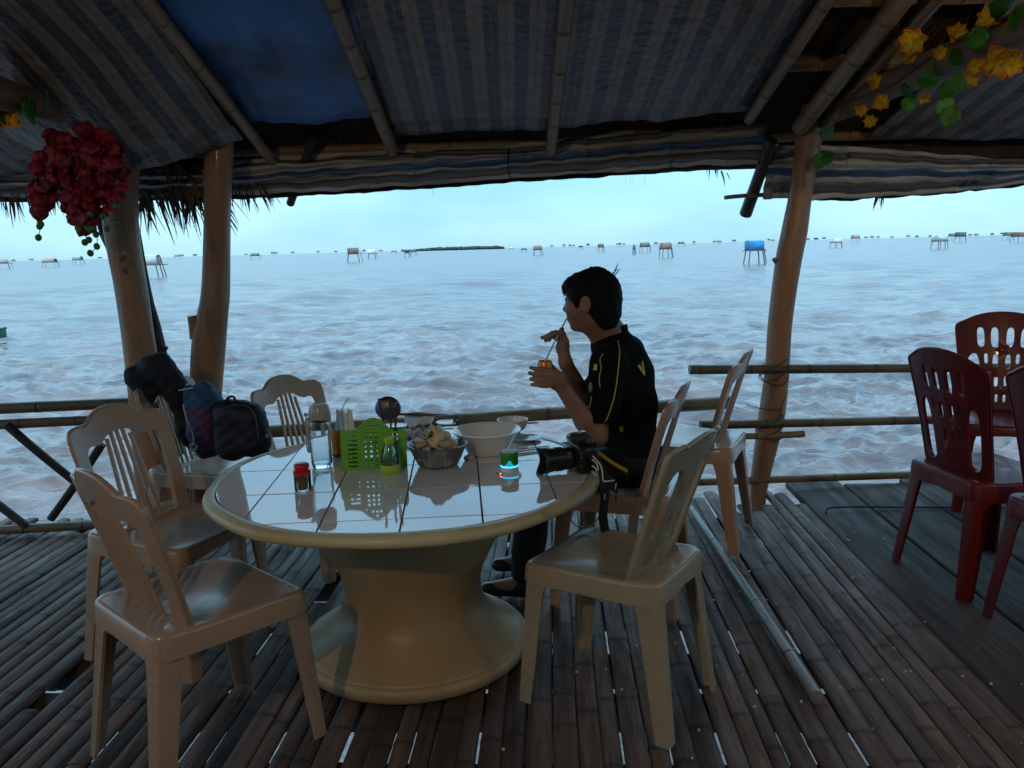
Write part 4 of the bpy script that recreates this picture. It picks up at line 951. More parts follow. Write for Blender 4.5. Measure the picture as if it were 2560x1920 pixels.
# sauce bottle
e = empty('sauce_bottle', on_table(977, 1182), 0, 'small clear sauce bottle with lime cap and lime base', 'bottle')
MB().lathe([(0, .001), (.029, .001), (.0335, .006), (.034, .016), (.0325, .03), (.0315, .032), (.0315, .026), (0, .026)], 36).obj('base_cup', m_lime, e)
MB().lathe([(.0305, .028), (.031, .05), (.029, .065), (.022, .085), (.017, .098), (.0165, .106), (.0148, .106), (.0155, .097), (.0205, .084), (.0275, .064), (.0292, .05), (.029, .028)], 36, (0, 0, 0), True).obj('bottle_body', thin_glass('tinted_plastic', (.80, .93, .82), .08, .06, (.6, .75, .6)), e)
MB().lathe([(0, .028), (.0275, .028), (.0275, .036), (0, .036)], 24).obj('sauce', mat('dark_sauce', (.03, .015, .008), .15), e)
MB().lathe([(.0, .102), (.0172, .102), (.0178, .105), (.0178, .12), (.016, .1235), (0, .124)], 28).obj('screw_cap', m_lime, e)
# ------------------------------------------------ clams: shells, plastic bowl, plate of empties
def clam_mesh(seed, open_=0.0):
    rr = random.Random(seed); mb = MB()
    for sg in (1, -1):
        def f(u, v):
            a = 6.2832 * u; r = math.sin(1.5708 * v); x = .0205 * r * math.cos(a) * (1.08 if math.cos(a) > 0 else 1); y = .0165 * r * (math.sin(a) + .12 * math.cos(2 * a))
            z = .0105 * math.cos(1.5708 * v) * (1 + .02 * math.sin(60 * v)); q = open_ * (y + .0165); return (x, y, sg * (z + max(q, 0)))
        mb.grid(f, 20, 7)
    return mb.mesh('shell', 60)
m_clam = mat('clam_shell', (.62, .48, .28), .38, (.45, .33, .18), ns=55, stretch=(1, 2.4, 1), bump=.3, bs=120, bstretch=(1, 5, 1), rand=.28)
m_clam2 = mat('grey_shell', (.55, .48, .42), .5, (.3, .25, .22), ns=45, rand=.3, bump=.3, bs=90)
shells = [clam_mesh(i, q) for i, q in enumerate((0, 0, 0, .45))]
for me in shells: me.materials.append(m_clam)
shells2 = [s.copy() for s in shells]
for me in shells2: me.materials.clear(); me.materials.append(m_clam2)
bc = on_table(1096, 1163)
cb = empty('plastic_bowl', bc, 0, 'clear plastic bowl heaped with cooked clams', 'bowl')
pf = [(0, .002), (.05, .002), (.056, .006), (.068, .032), (.079, .056), (.083, .06), (.0835, .0635), (.0805, .0635), (.076, .058), (.0655, .033), (.0535, .008), (0, .006)]; bw = MB(); sg = 72
for r, z in pf:
    for k in range(sg): a = 2 * math.pi * k / sg; q = r * (1 + (.016 * math.cos(18 * a + z * 60) if .008 < z < .055 else 0)); bw.v.append(Vector((q * math.cos(a), q * math.sin(a), z)))
for i in range(len(pf) - 1):
    for k in range(sg): bw.f.append((i * sg + k, i * sg + (k + 1) % sg, (i + 1) * sg + (k + 1) % sg, (i + 1) * sg + k))
SC(cb, 1.24); bw.obj('bowl_body', thin_glass('thin_clear_plastic', (.93, .95, .95), .12, .14), cb, 50)
rr = random.Random(31)
def side(a):      # which way from the middle of the heap, as the viewer sees it
    return ('right', 'far right', 'far', 'far left', 'left', 'near left', 'near', 'near right')[int(round(a / (math.pi / 4))) % 8] + ' side'
for layer, (z, R, cnt) in enumerate(((.016, .036, 7), (.033, .048, 9), (.05, .058, 11), (.066, .05, 9), (.082, .03, 5), (.096, .008, 2))):
    for k in range(cnt):
        a = 6.2832 * (k + .5 * (layer % 2)) / cnt + rr.uniform(-.15, .15); r = R * (rr.uniform(.86, 1.0) if k % 3 else rr.uniform(.35, .6))
        o = empty('clam', bc + 1.24 * Vector((r * math.cos(a), r * math.sin(a), z + rr.uniform(-.003, .003))), 0, (('tan clam at the very top of the heap in the plastic bowl, ' if layer == 5 else 'tan clam high in the heap above the plastic bowl, ' if layer == 4 else 'tan clam just above the rim of the plastic bowl, ') if layer >= 3 else ('clam seen through the plastic bowl just under its rim, ' if layer == 2 else 'clam seen through the middle of the plastic bowl, ' if layer == 1 else 'clam at the bottom of the plastic bowl, ')) + side(a), 'clam', ('clams heaped in the bowl' if layer >= 3 else 'clams inside the bowl'))
        o.rotation_euler = (rr.uniform(-.9, .9), rr.uniform(-.9, .9), rr.uniform(0, 6.28)); s = 1.22 * rr.uniform(.85, 1.12); o.scale = (s, s, s)
        link('shell', (shells if layer >= 3 or rr.random() < .4 else shells2)[rr.choice((0, 1, 2, 3) if layer > 2 else (0, 1, 2))], None, o)
# plate of empty shells behind
pc = on_table(1062, 1098)
e = empty('plate', pc, 0, 'round plate piled with empty clam shells', 'plate')
MB().lathe([(0, .003), (.06, .003), (.095, .014), (.098, .017), (.094, .017), (.06, .008), (0, .007)], 48).obj('plate_body', m_white, e)
for k in range(34):
    a = rr.uniform(0, 6.28); r = .078 * math.sqrt(rr.random()); z = .018 + .035 * (1 - r / .085) * rr.uniform(.5, 1)
    o = empty('empty_shell', pc + Vector((r * math.cos(a), r * math.sin(a), z)), 0, ('grey empty shell in the middle of the plate of shells, ' if r < .04 else 'grey empty shell at the edge of the plate of shells, ') + side(a), 'shell', 'empty shells on the plate')
    o.rotation_euler = (rr.uniform(-.7, .7), rr.uniform(-.7, .7), rr.uniform(0, 6.28)); link('half_shell', shells2[rr.randrange(4)], None, o)
def bowl(name, px, py, R, H, label, foot=.45, seg=48):
    e = empty(name, on_table(px, py), 0, label, 'bowl'); t = .003
    pr = [(0, .004), (R * foot * .9, .004), (R * foot, 0), (R * foot + .003, .004), (R * foot + .003, .008)] + [(R * (foot + (1 - foot) * math.sin(q * 1.5708) ** .85) if q < 1 else R, .008 + (H - .008) * (1 - math.cos(q * 1.5708)) ** .9) for q in (.3, .5, .65, .8, .9, 1)]
    pr += [(R - .001, H + .0015), (R - t, H)] + [(max(R * (foot + (1 - foot) * math.sin(q * 1.5708) ** .85) - t * 1.2, .01), .011 + (H - .01) * (1 - math.cos(q * 1.5708)) ** .9) for q in (.9, .8, .65, .5, .3)] + [(0, .011)]
    MB().lathe(pr, seg).obj('bowl_body', m_white, e, 60); return e
big = empty('big_bowl', on_table(1218, 1132), 0, 'large white flared bowl beside the clams', 'bowl')
SC(big, 1.1); MB().lathe([(0, .002), (.062, .002), (.066, .004), (.078, .028), (.094, .055), (.108, .072), (.1125, .077), (.113, .0795), (.110, .0795), (.103, .074), (.09, .056), (.074, .03), (.06, .008), (0, .007)], 72).obj('bowl_body', m_white, big, 60)
_o = empty('empty_shell', big.location + Vector((-.005, -.045, .026)), .6, 'dark shell lying in the large white bowl', 'shell'); link('half_shell', shells2[1], None, _o); _o.scale = (.7, .7, .7)
b1 = bowl('rice_bowl', 1048, 1072, .062, .058, 'small white bowl with chopsticks laid across, behind the basket')
b2 = bowl('rice_bowl', 1282, 1082, .062, .056, 'small white bowl behind the large bowl')
def saucer(px, py, R, label, dz=0):
    e = empty('saucer', on_table(px, py) + Vector((0, 0, dz)), 0, label, 'plate'); MB().lathe([(0, .002), (R * .6, .002), (R, .009), (R * .98, .011), (R * .6, .005), (0, .005)], 40).obj('plate_body', m_white, e)
saucer(1318, 1100, .055, 'small white saucer right of the large bowl'); saucer(1120, 1060, .05, 'small white saucer behind the clams'); saucer(985, 1070, .055, 'white saucer half hidden behind the basket')
def lay(name, a, b, r, label, m, group=None, cat='chopstick'):
    a, b = Vector(a), Vector(b); e = empty(name, a, 0, label, cat, group); MB().tube([(0, 0, 0), (b - a) * .5, b - a], [r, r * .85, r * .6], 8).obj('stick', m, e)
z1 = b1.location.z + .05
lay('chopstick', b1.location + Vector((-.10, -.012, .066)), b1.location + Vector((.14, -.03, .056)), .0035, 'dark chopstick laid across the small bowl, nearer one', m_chop, 'chopsticks across the bowl')
lay('chopstick', b1.location + Vector((-.08, .006, .064)), b1.location + Vector((.12, -.01, .06)), .0035, 'dark chopstick laid across the small bowl, farther one', m_chop, 'chopsticks across the bowl')
lay('chopstick', b2.location + Vector((.055, .02, .044)), b2.location + Vector((.11, .055, .04)), .0038, 'dark chopstick end beside the right small bowl, upper one', m_chop, 'chopsticks by the right bowl')
lay('chopstick', b2.location + Vector((.055, .0, .038)), b2.location + Vector((.105, .035, .031)), .0038, 'dark chopstick end beside the right small bowl, lower one', m_chop, 'chopsticks by the right bowl')
lay('steel_tube', on_table(1296, 1132) + Vector((0, 0, .008)), on_table(1372, 1122) + Vector((0, 0, .008)), .0075, 'bright steel tube lying between the large bowl and the camera', m_steel, None, 'tube')
e = empty('steak_tongs', on_table(1142, 1066), 0, 'dark crumpled wrapper behind the plate of shells', 'wrapper'); e.name = 'wrapper'
mb = MB()
for k in range(9): q = k * 2.4; mb.ball((.012 * math.cos(q) * (k / 5), .01 * math.sin(q), .008 + .003 * k), (.009, .007, .004), 8, 5, Euler((q, q * .7, q)))
mb.obj('foil', m_black, e)
_o = empty('empty_shell', on_table(1172, 1150) + Vector((0, 0, .009)), 1.0, 'pale shell left on the tiles beside the large bowl', 'shell'); link('half_shell', shells2[2], None, _o)
# ------------------------------------------------ little speaker lamp
sp = empty('mini_speaker', on_table(1274, 1176), 0, 'small green round speaker glowing cyan at its foot', 'speaker'); SC(sp, 1.2)
MB().lathe([(0, 0), (.0235, 0), (.0245, .003), (.0245, .013)], 40).obj('white_base', mat('white_plastic', (.75, .75, .77), .3), sp)
MB().lathe([(.0246, .013), (.0248, .0175)], 40, (0, 0, 0), True).obj('light_ring', mat('cyan_light', (.05, .7, .9), .4, emit=(.02, .62, 1.0), es=1.3), sp)
MB().lathe([(.0245, .0175), (.0248, .02), (.0248, .053), (.0235, .0555)], 48, (0, 0, 0), True).obj('green_shell', mat('green_anodised', (.05, .30, .04), .3, metal=.35), sp)
MB().lathe([(0, .0565), (.022, .0565), (.0238, .0555), (.0232, .054)], 40).obj('white_top', mat('white_grille', (.62, .66, .7), .5), sp)
dm = mat('cyan_dots', (.05, .7, .9), .4, emit=(.03, .55, .9), es=1.2); mb = MB()
for i in range(11):
    for j in range(6):
        a = rad(-90) + (i - 5) * .085 + (j % 2) * .04; zz = .0205 + j * .0024
        if abs(i - 5) > 5 - j * .7: continue
        c = Vector((.0249 * math.cos(a), .0249 * math.sin(a), zz)); mb.ball(c, .0006, 5, 4)
mb.obj('light_dots', dm, sp)
e = empty('usb_stick', on_table(1248, 1186) + Vector((0, 0, .003)), rad(-28), 'flat green card with a red light in front of the speaker', 'card')
MB().box((0, 0, 0), (.026, .012, .002)).obj('card', mat('card_green', (.1, .35, .06), .4), e); MB().ball((.008, -.0055, .0015), .0018, 8, 6).obj('led', mat('red_led', (.8, .02, .03), .4, emit=(1, .03, .05), es=14), e)
# ------------------------------------------------ the photo camera lying on the table edge
ax = Vector((-.955, -.30, 0)).normalized()                      # where its lens points
dc = empty('photo_camera', on_table(1452, 1176), math.atan2(ax.y, ax.x), 'black photo camera with big lens and yellow-edged strap on the table edge', 'camera')
# local +X is the lens axis
def body(u, v):  # lofted cross-section
    return None
bmb = MB(); secs = [(-.037, .055, .052, .0), (-.034, .061, .056, 0), (-.012, .066, .058, 0), (.012, .066, .058, 0), (.026, .062, .055, 0), (.031, .052, .048, 0)]
rows = []
for x, hw, hh, _ in secs:
    rows.append(len(bmb.v))
    for k in range(28):
        a = 2 * math.pi * k / 28; bmb.v.append(Vector((x, hw * math.copysign(abs(math.cos(a)) ** .45, math.cos(a)), .05 + (hh - .006) * math.copysign(abs(math.sin(a)) ** .5, math.sin(a)))))
for a, b in zip(rows, rows[1:]):
    for k in range(28): bmb.f.append((a + k, a + (k + 1) % 28, b + (k + 1) % 28, b + k))
bmb.f += [tuple(range(28)), tuple(rows[-1] + k for k in range(28))]
bmb.obj('camera_body', m_satin, dc, 35)
h = MB(); rows = []
for z, x0, x1, w in ((.096, -.036, .034, .036), (.108, -.034, .042, .032), (.118, -.026, .046, .027), (.127, -.014, .036, .021), (.1285, -.008, .026, .017)):
    rows.append(len(h.v)); h.v += [Vector(q) for q in ((x1, -w * .7, z), (x1, w * .7, z), (x0, w, z), (x0, -w, z))]
for a, b in zip(rows, rows[1:]):
    for k in range(4): h.f.append((a + k, a + (k + 1) % 4, b + (k + 1) % 4, b + k))
h.f += [(0, 1, 2, 3), tuple(rows[-1] + k for k in range(4))]
bevel(h.obj('viewfinder_hump', m_satin, dc, 30), .004, 2)
MB().box((-.006, 0, .1305), (.02, .019, .004)).obj('hot_shoe', m_steel, dc)
for y, z, r, hgt in ((.045, .104, .012, .012), (-.043, .104, .013, .014), (-.05, .104, .007, .01)):
    MB().lathe([(0, 0), (r, 0), (r, hgt * .8), (r * .85, hgt), (0, hgt)], 22, (-.012, y, z - .002)).obj('dial', m_black, dc)
lens = MB()
def ringx(pr, c, seg=40):
    b0 = len(lens.v)
    for x, r in pr:
        for k in range(seg): a = 2 * math.pi * k / seg; lens.v.append(Vector((x, r * math.cos(a), c + r * math.sin(a))))
    for i in range(len(pr) - 1):
        for k in range(seg): lens.f.append((b0 + i * seg + k, b0 + i * seg + (k + 1) % seg, b0 + (i + 1) * seg + (k + 1) % seg, b0 + (i + 1) * seg + k))
ringx([(.028, .034), (.04, .036), (.042, .0375), (.060, .0375), (.061, .0362), (.064, .0362), (.065, .0378), (.095, .0382), (.096, .037), (.1, .037), (.101, .0395), (.118, .0405), (.128, .0425), (.129, .0425), (.129, .039), (.112, .036), (.110, .03)], .047)
lens.obj('lens_barrel', m_satin, dc, 30)
rib = MB()
for k in range(48):
    a = 2 * math.pi * k / 48; rib.box((.08, .0386 * math.cos(a), .047 + .0386 * math.sin(a)), (.024, .0018, .0022), Euler((a, 0, 0)))
rib.obj('grip_ring', m_black, dc)
hood = MB()                                                       # petal hood
def hd(u, v): a = 6.2832 * u; L = .022 + .014 * math.cos(2 * a + math.pi); r = .0428 + .0035 * v; return (.112 + L * v + .006, r * math.cos(a), .047 + r * math.sin(a))
hood.grid(hd, 64, 4); o = hood.obj('lens_hood', m_black, dc, 60); sd = o.modifiers.new('t', 'SOLIDIFY'); sd.thickness = .002
MB().ball((.106, 0, .047), (.008, .034, .034), 32, 14).obj('front_glass', mat('coated_glass', (.25, .23, .24), .04, coat=1.0, spec=.9), dc)
txt = bpy.data.curves.new('marking', 'FONT'); txt.body = '3.5-5.6'; txt.size = .008; txt.extrude = .0002
m_wprint = mat('white_print', (.7, .7, .7), .6)
tmp = bpy.data.objects.new('t', txt); col.objects.link(tmp); bpy.context.view_layer.update()
me = bpy.data.meshes.new_from_object(tmp.evaluated_get(bpy.context.evaluated_depsgraph_get())); bpy.data.objects.remove(tmp)
V = np.array([v.co[:] for v in me.vertices]); 
for v in me.vertices:   # wrapped round the barrel, reading towards the viewer's side
    a = math.pi * .5 + .25 + (v.co.x) / .0378 * .0 ; t = -(v.co.y - .004) / .0378
    q = (.0380 + v.co.z)
    v.co = Vector((.058 - v.co.x * .55, q * math.cos(math.pi * .5 - .95 + t) * 1, .047 + q * math.sin(math.pi * .5 - .95 + t)))
me.materials.append(m_wprint); link('lens_marking', me, None, dc)
for z in (.032, .061, .074): MB().ball((.022, .0605, z), .003, 8, 6).obj('button', m_steel, dc)
# strap: yellow-edged band dropping over the table edge, with white lettering lines
def ribbon(name, pts, w, side, m, par, n=30, t=.0015):
    C = smooth_pts(pts, n); V = []; F = []
    for i, p in enumerate(C):
        s = Vector(side(i / n) if callable(side) else side).normalized() * w / 2; T = (C[min(i + 1, n)] - C[max(i - 1, 0)]).normalized(); nn = T.cross(s).normalized() * t
        V += [p - s - nn, p + s - nn, p + s + nn, p - s + nn]
    for i in range(n):
        for k in range(4): F.append((i * 4 + k, i * 4 + (k + 1) % 4, i * 4 + 4 + (k + 1) % 4, i * 4 + 4 + k))
    F += [(0, 1, 2, 3), tuple(4 * n + k for k in range(4))]
    mb = MB(); mb.add([v - par.location if par else v for v in V], F); me = mb.mesh(name, 40)
    if par: me.transform(Matrix.Rotation(-par.rotation_euler.z, 4, 'Z'))
    return link(name, me, m, par)
m_strap = mat('black_webbing', (.014, .014, .015), .7, bump=.3, bs=200); m_ylw = mat('yellow_edge', (.62, .40, .012), .55)
c0 = dc.location
ribbon('strap', [c0 + Vector((.02, -.05, .085)), P(1490, 1150, y=2.47), P(1506, 1180, y=2.46), P(1512, 1240, y=2.45), P(1508, 1300, y=2.46), P(1525, 1370, y=2.5)], .03, (1, .25, .25), m_strap, dc)
ribbon('strap', [c0 + Vector((.01, .0, .09)), P(1500, 1140, y=2.56), P(1530, 1165, y=2.62), P(1572, 1182, y=2.68)], .034, (.2, -.4, 1), m_strap, dc)
ribbon('strap_edge', [c0 + Vector((.012, -.012, .098)), P(1490, 1128, y=2.52), P(1530, 1156, y=2.58), P(1568, 1178, y=2.655)], .013, (.25, -.4, 1), m_ylw, dc)
for k, (a, b, c_) in enumerate((((1482, 1140), (1502, 1165), (1508, 1202)), ((1480, 1148), (1492, 1160), (1496, 1176)), ((1480, 1164), (1488, 1170), (1492, 1180)), ((1479, 1178), (1486, 1184), (1490, 1192)))):
    ribbon('strap_lettering', [P(*a, y=2.452), P(*b, y=2.446), P(*c_, y=2.44)], .004 - .0004 * k, (1, .2, .3), m_wprint, dc, 12)
for a, b in (((1508, 1204), (1536, 1201)), ((1540, 1210), (1538, 1222)), ((1512, 1236), (1511, 1248))): ribbon('strap_lettering', [P(*a, y=2.44), (P(*a, y=2.438) + P(*b, y=2.438)) / 2, P(*b, y=2.44)], .004, (.1, 0, 1), m_wprint, dc, 6)
ribbon('strap', [P(1505, 1195, y=2.46), P(1530, 1210, y=2.45), P(1542, 1222, y=2.45), P(1540, 1240, y=2.46)], .04, (.1, 0, 1), m_strap, dc)
# a white cable loop under the table edge
e = empty('white_cable', P(1470, 1290, y=2.5), 0, 'thin white cable looping below the table edge at right', 'cable')
MB().tube([v - e.location for v in smooth_pts([P(1512, 1255, y=2.52), P(1500, 1290, y=2.5), P(1470, 1317, y=2.49), P(1440, 1314, y=2.5), P(1428, 1295, y=2.52), P(1440, 1275, y=2.56)], 30)], .0022, 6).obj('cord', mat('white_cord', (.65, .65, .62), .5), e)
# ================================================================== the person
FW = Vector((-.92, .39, 0)).normalized(); LF = Vector((-FW.y, FW.x, 0)) ; LF = Vector((-.39, -.92, 0)).normalized()   # LF points to the near (left) side
HF = Vector((-.85, .52, -.08)).normalized(); HL = HF.cross(Vector((0, 0, 1))).normalized() * -1; HU = HL.cross(HF).normalized()
if HL.y > 0: HL = -HL; 
HU = Vector((0, 0, 1)) - HF * HF.z; HU.normalize()
J = {}
J['hip'] = Vector((.465, 3.02, .545)); J['chest'] = Vector((.436, 3.02, .83)); J['neck'] = Vector((.382, 3.02, 1.012)); J['head'] = Vector((.302, 2.985, 1.163))
J['shL'] = Vector((.352, 2.865, .94)); J['shR'] = Vector((.462, 3.165, .94))
J['elL'] = P(1492, 1092, y=2.80); J['wrL'] = P(1398, 957, y=2.775)
J['elR'] = P(1468, 1015, y=3.10); J['wrR'] = P(1414, 907, y=2.96)
J['knL'] = Vector((.07, 2.95, .495)); J['knR'] = Vector((.09, 3.17, .495)); J['anL'] = Vector((.03, 2.975, .085)); J['anR'] = Vector((.07, 3.22, .085))
person = empty('person', (J['hip'].x, J['hip'].y, 0), 0, 'person in black jersey with yellow piping drinking through a straw', 'person')
PO = person.location
def S_(a, b, ra, rb, k=.02): return ('+', seg_sdf(a, b, ra, rb), k)
def E_(c, r, k=.02, R=None, kind='+'): return (kind, ell_sdf(c, tuple(q * (.985 if R is HR else 1) for q in r), R), k)
HR = Matrix((HF, HL, HU)).transposed()           # columns: forward, left, up of the head
TRm = Matrix((FW, LF, Vector((0, 0, 1)))).transposed()
HS = .985
def hp(f, l, u): return J['head'] + (HF * f + HL * l + HU * u) * HS
body = []
# head: skull, jaw, brow, cheek, nose, lips, chin, ear, neck
body += [E_(hp(-.008, 0, .012), (.094, .074, .092), .02, HR), E_(hp(.035, 0, -.045), (.055, .056, .062), .035, HR), E_(hp(.055, 0, -.085), (.034, .036, .026), .03, HR),
         E_(hp(.062, 0, -.022), (.034, .052, .05), .03, HR), E_(hp(.078, 0, .03), (.016, .046, .016), .02, HR), E_(hp(.074, 0, -.1), (.018, .019, .015), .018, HR)]
body += [S_(hp(.092, 0, .012), hp(.108, 0, -.028), .008, .0125, .012), E_(hp(.106, 0, -.03), (.0125, .0155, .0105), .008, HR), E_(hp(.096, 0, -.062), (.011, .022, .0075), .008, HR), E_(hp(.094, 0, -.074), (.010, .02, .0075), .007, HR)]
for s in (1, -1):
    body += [E_(hp(.088, s * .03, .008), (.010, .014, .009), .012, HR, '-'), E_(hp(.05, s * .05, -.035), (.025, .018, .025), .03, HR)]
    ec = hp(-.012, s * .076, -.012)
    body += [E_(ec, (.020, .008, .033), .008, HR), E_(ec + HL * s * .009 - HF * .006, (.0225, .0055, .034), .005, HR), E_(ec + HL * s * .0155 + HF * .002 + HU * .003, (.012, .006, .021), .006, HR, '-'), E_(ec - HU * .026 + HL * s * .006 + HF * .004, (.009, .005, .010), .006, HR)]
body += [S_(hp(-.03, 0, -.06), J['neck'] + Vector((0, 0, .015)), .052, .058, .03), S_(hp(.015, 0, -.085), J['neck'] - FW * -.02 + Vector((0, 0, -.01)), .036, .05, .03)]
# trunk under the clothes
body += [S_(J['neck'] - Vector((0, 0, .02)), J['chest'], .06, .078, .04), S_(J['chest'] - Vector((0, 0, .05)), J['hip'], .08, .085, .05), S_(J['shL'], J['shR'], .048, .048, .05)]
for q in 'LR':
    hj = J['hip'] + LF * (.085 if q == 'L' else -.085) - Vector((0, 0, .012))
    body += [S_(J['sh' + q], J['el' + q], .044, .036, .03), S_(J['el' + q], J['el' + q].lerp(J['wr' + q], .3), .037, .0385, .02), S_(J['el' + q].lerp(J['wr' + q], .3), J['wr' + q], .0375, .0255, .02), S_(hj, J['kn' + q], .075, .052, .03), S_(J['kn' + q], J['an' + q], .05, .034, .03),
             S_(J['an' + q] - Vector((0, 0, .03)), J['an' + q] + Vector((-.13, .02, -.055)), .035, .028, .02)]
# the can in the near hand and the straw
CAN = P(1363, 936, y=2.79); CR = .0285
# near hand: palm on the viewer's side of the can, four fingers round its left, thumb behind it
wv = (CAN - J['wrL']); palm = CAN + Vector((.030, -.034, -.008)); toC = Vector((-.35, .94, 0)).normalized()
body += [S_(J['wrL'], J['wrL'].lerp(palm, .55), .0255, .022, .012), E_(J['wrL'].lerp(palm, .72), (.033, .016, .036), .016, Matrix((Vector((-.75, .1, .65)).normalized(), Vector((.2, .95, .1)).normalized(), Vector((.62, -.2, .75)).normalized())).transposed())]
def arc(th, r, dz): return CAN + Vector((math.cos(th) * r, math.sin(th) * r, dz))
for i, (dz, th1, L, rf) in enumerate(((.026, rad(196), 1, .0092), (.007, rad(186), 1, .0096), (-.012, rad(190), 1, .0092), (-.029, rad(202), 1, .0082))):
    th0 = rad(292); kn = arc(th0, CR + .017, dz * .9 - .006)
    pts = [kn.lerp(palm, .35), kn] + [arc(th0 + (th1 - th0) * t, CR + .0085 + .004 * t * t, dz - .004 * t) for t in (.3, .55, .8)] 
    tip = arc(th1, CR + .012, dz - .002) + Vector((-.012 - .003 * (i == 1), -.004, .004 * (1 - i * .4)))
    pts.append(tip)
    for a, b, t in zip(pts, pts[1:], range(9)): body.append(S_(a, b, rf * (1.14 - .07 * t), rf * (1.07 - .07 * t), .005))
tb = J['wrL'].lerp(palm, .6) + Vector((.002, .02, .012))
for a, b, r0, r1 in ((J['wrL'].lerp(palm, .45) + Vector((0, .01, .01)), arc(rad(20), CR + .018, .0), .016, .0125), (arc(rad(20), CR + .018, .0), arc(rad(55), CR + .0105, .022), .0122, .0105), (arc(rad(55), CR + .0105, .022), arc(rad(92), CR + .0095, .03), .0105, .0085)): body.append(S_(a, b, r0, r1, .006))
# far hand: fingers pinching the straw at the mouth
MOUTH = hp(.112, 0, -.068); ST0 = CAN + Vector((.0, .0, .045)); PIN = ST0.lerp(MOUTH, .70)
hc = P(1407, 868, y=2.965)
body += [S_(J['wrR'], hc, .0245, .023, .012), E_(hc + Vector((-.004, 0, .012)), (.018, .024, .034), .014, Matrix.Rotation(.35, 3, 'Y'))]
def finger(pts, r):
    for t, (a, b) in enumerate(zip(pts, pts[1:])): body.append(S_(a, b, r * (1.1 - .08 * t), r * (1.02 - .08 * t), .005))
finger([hc + Vector((.006, -.016, .036)), hc + Vector((-.006, -.03, .056)), PIN + Vector((.006, -.012, .008)), PIN + Vector((-.004, -.009, -.002))], .0092)
finger([hc + Vector((-.004, -.010, .04)), hc + Vector((-.026, -.022, .058)), hc + Vector((-.046, -.02, .046)), hc + Vector((-.05, -.008, .03))], .0095)
finger([hc + Vector((-.012, .004, .036)), hc + Vector((-.038, -.002, .054)), hc + Vector((-.058, .0, .042)), hc + Vector((-.062, .006, .026))], .0092)
finger([hc + Vector((-.018, .016, .028)), hc + Vector((-.042, .014, .044)), hc + Vector((-.066, .012, .038)), hc + Vector((-.078, .012, .036))], .008)
finger([hc + Vector((.014, -.012, .002)), hc + Vector((.012, -.03, .024)), PIN + Vector((.012, .004, -.012)), PIN + Vector((.003, .008, .0))], .0105)
bm_ = sdf_mesh('body', body, .0042)
V = np.array([v.co[:] for v in bm_.vertices]); print('body verts', len(V))
bm_.transform(Matrix.Translation(-PO))
m_skin = mat('skin', (.30, .145, .085), .5, (.24, .11, .065), ns=25, bump=.08, bs=180, sss=.12)
pb = link('body', bm_, m_skin, person)
def soft(o, n=3, f=.5): m = o.modifiers.new('soft', 'SMOOTH'); m.iterations = n; m.factor = f; return o
soft(pb, 2, .45)
for s in (1, -1):
    MB().ball(hp(.084, s * .03, .008) - PO, .0105, 12, 8).obj('eye', mat('eye', (.06, .04, .03), .1), person)
# hair
hair = [E_(hp(-.012, 0, .03), (.106, .087, .088), .02, HR), E_(hp(-.045, 0, -.012), (.073, .083, .078), .02, HR), E_(hp(-.062, 0, -.062), (.046, .064, .056), .02, HR), E_(hp(.055, 0, .062), (.046, .066, .034), .02, HR), E_(hp(.086, .0, .044), (.018, .052, .022), .014, HR),
        E_(hp(.03, .07, .02), (.022, .014, .034), .012, HR), E_(hp(.03, -.07, .02), (.022, .014, .034), .012, HR), E_(hp(.026, .074, -.008), (.010, .008, .022), .008, HR),
        E_(hp(.125, 0, -.06), (.075, .11, .085), .01, HR, '-'), E_(hp(.0, .105, -.04), (.028, .05, .045), .01, HR, '-'), E_(hp(.0, -.105, -.04), (.028, .05, .045), .01, HR, '-'), E_(hp(.035, 0, -.13), (.06, .09, .06), .012, HR, '-')]
def hn(X, Y, Z): return .0022 * np.sin(95 * X + 40 * Z) * np.sin(120 * Y + 30 * Z) + .0013 * np.sin(230 * X + 90 * Y) * np.sin(180 * Z)
hm = sdf_mesh('hair', hair, .0042, noise_fn=hn); bvh_h = None
hm.transform(Matrix.Translation(-PO)); m_hair = mat('black_hair', (.004, .0035, .0035), .65, spec=.25, bump=.6, bs=240, bstretch=(160, 160, 20))
ho = link('hair', hm, m_hair, person)
rr = random.Random(12); tf = MB()
def tuft(p, d, L, r): 
    d = Vector(d).normalized(); s = Vector((rr.uniform(-1, 1), rr.uniform(-1, 1), rr.uniform(-.4, .6))) * L * .22
    tf.tube([p - d * .012, p + d * L * .5, p + d * L + s], [r, r * .7, r * .12], 5, True)
for k in range(240):      # strands lying over the cap
    a, b = rr.uniform(-1.5, 1.5), rr.uniform(-.25, 1.4)
    nrm = (HF * math.cos(b) * math.cos(a + math.pi) + HL * math.cos(b) * math.sin(a) + HU * math.sin(b)); p = hp(-.016, 0, .016) + Vector((HF * nrm.dot(HF) * .096 + HL * nrm.dot(HL) * .08 + HU * nrm.dot(HU) * .095))
    tuft(p, (nrm * .08 - HU * .9 - HF * .2 + HL * rr.uniform(-.2, .2)), rr.uniform(.014, .026), .0028)
for k in range(9):      # cowlick at the crown
    p = hp(-.075 + rr.uniform(-.035, .03), rr.uniform(-.03, .03), .092 + rr.uniform(-.03, .018)); tuft(p, -HF * rr.uniform(.25, 1.2) + HU * rr.uniform(.5, 1.1) + HL * rr.uniform(-.3, .3), rr.uniform(.01, .022), .0024)
for k in range(26):      # fringe over the brow
    p = hp(.092, -.045 + .09 * k / 25, .05 + rr.uniform(-.006, .008)); tuft(p, -HU * 1 + HF * rr.uniform(.0, .3) + HL * rr.uniform(-.3, .3), rr.uniform(.02, .034), .003)
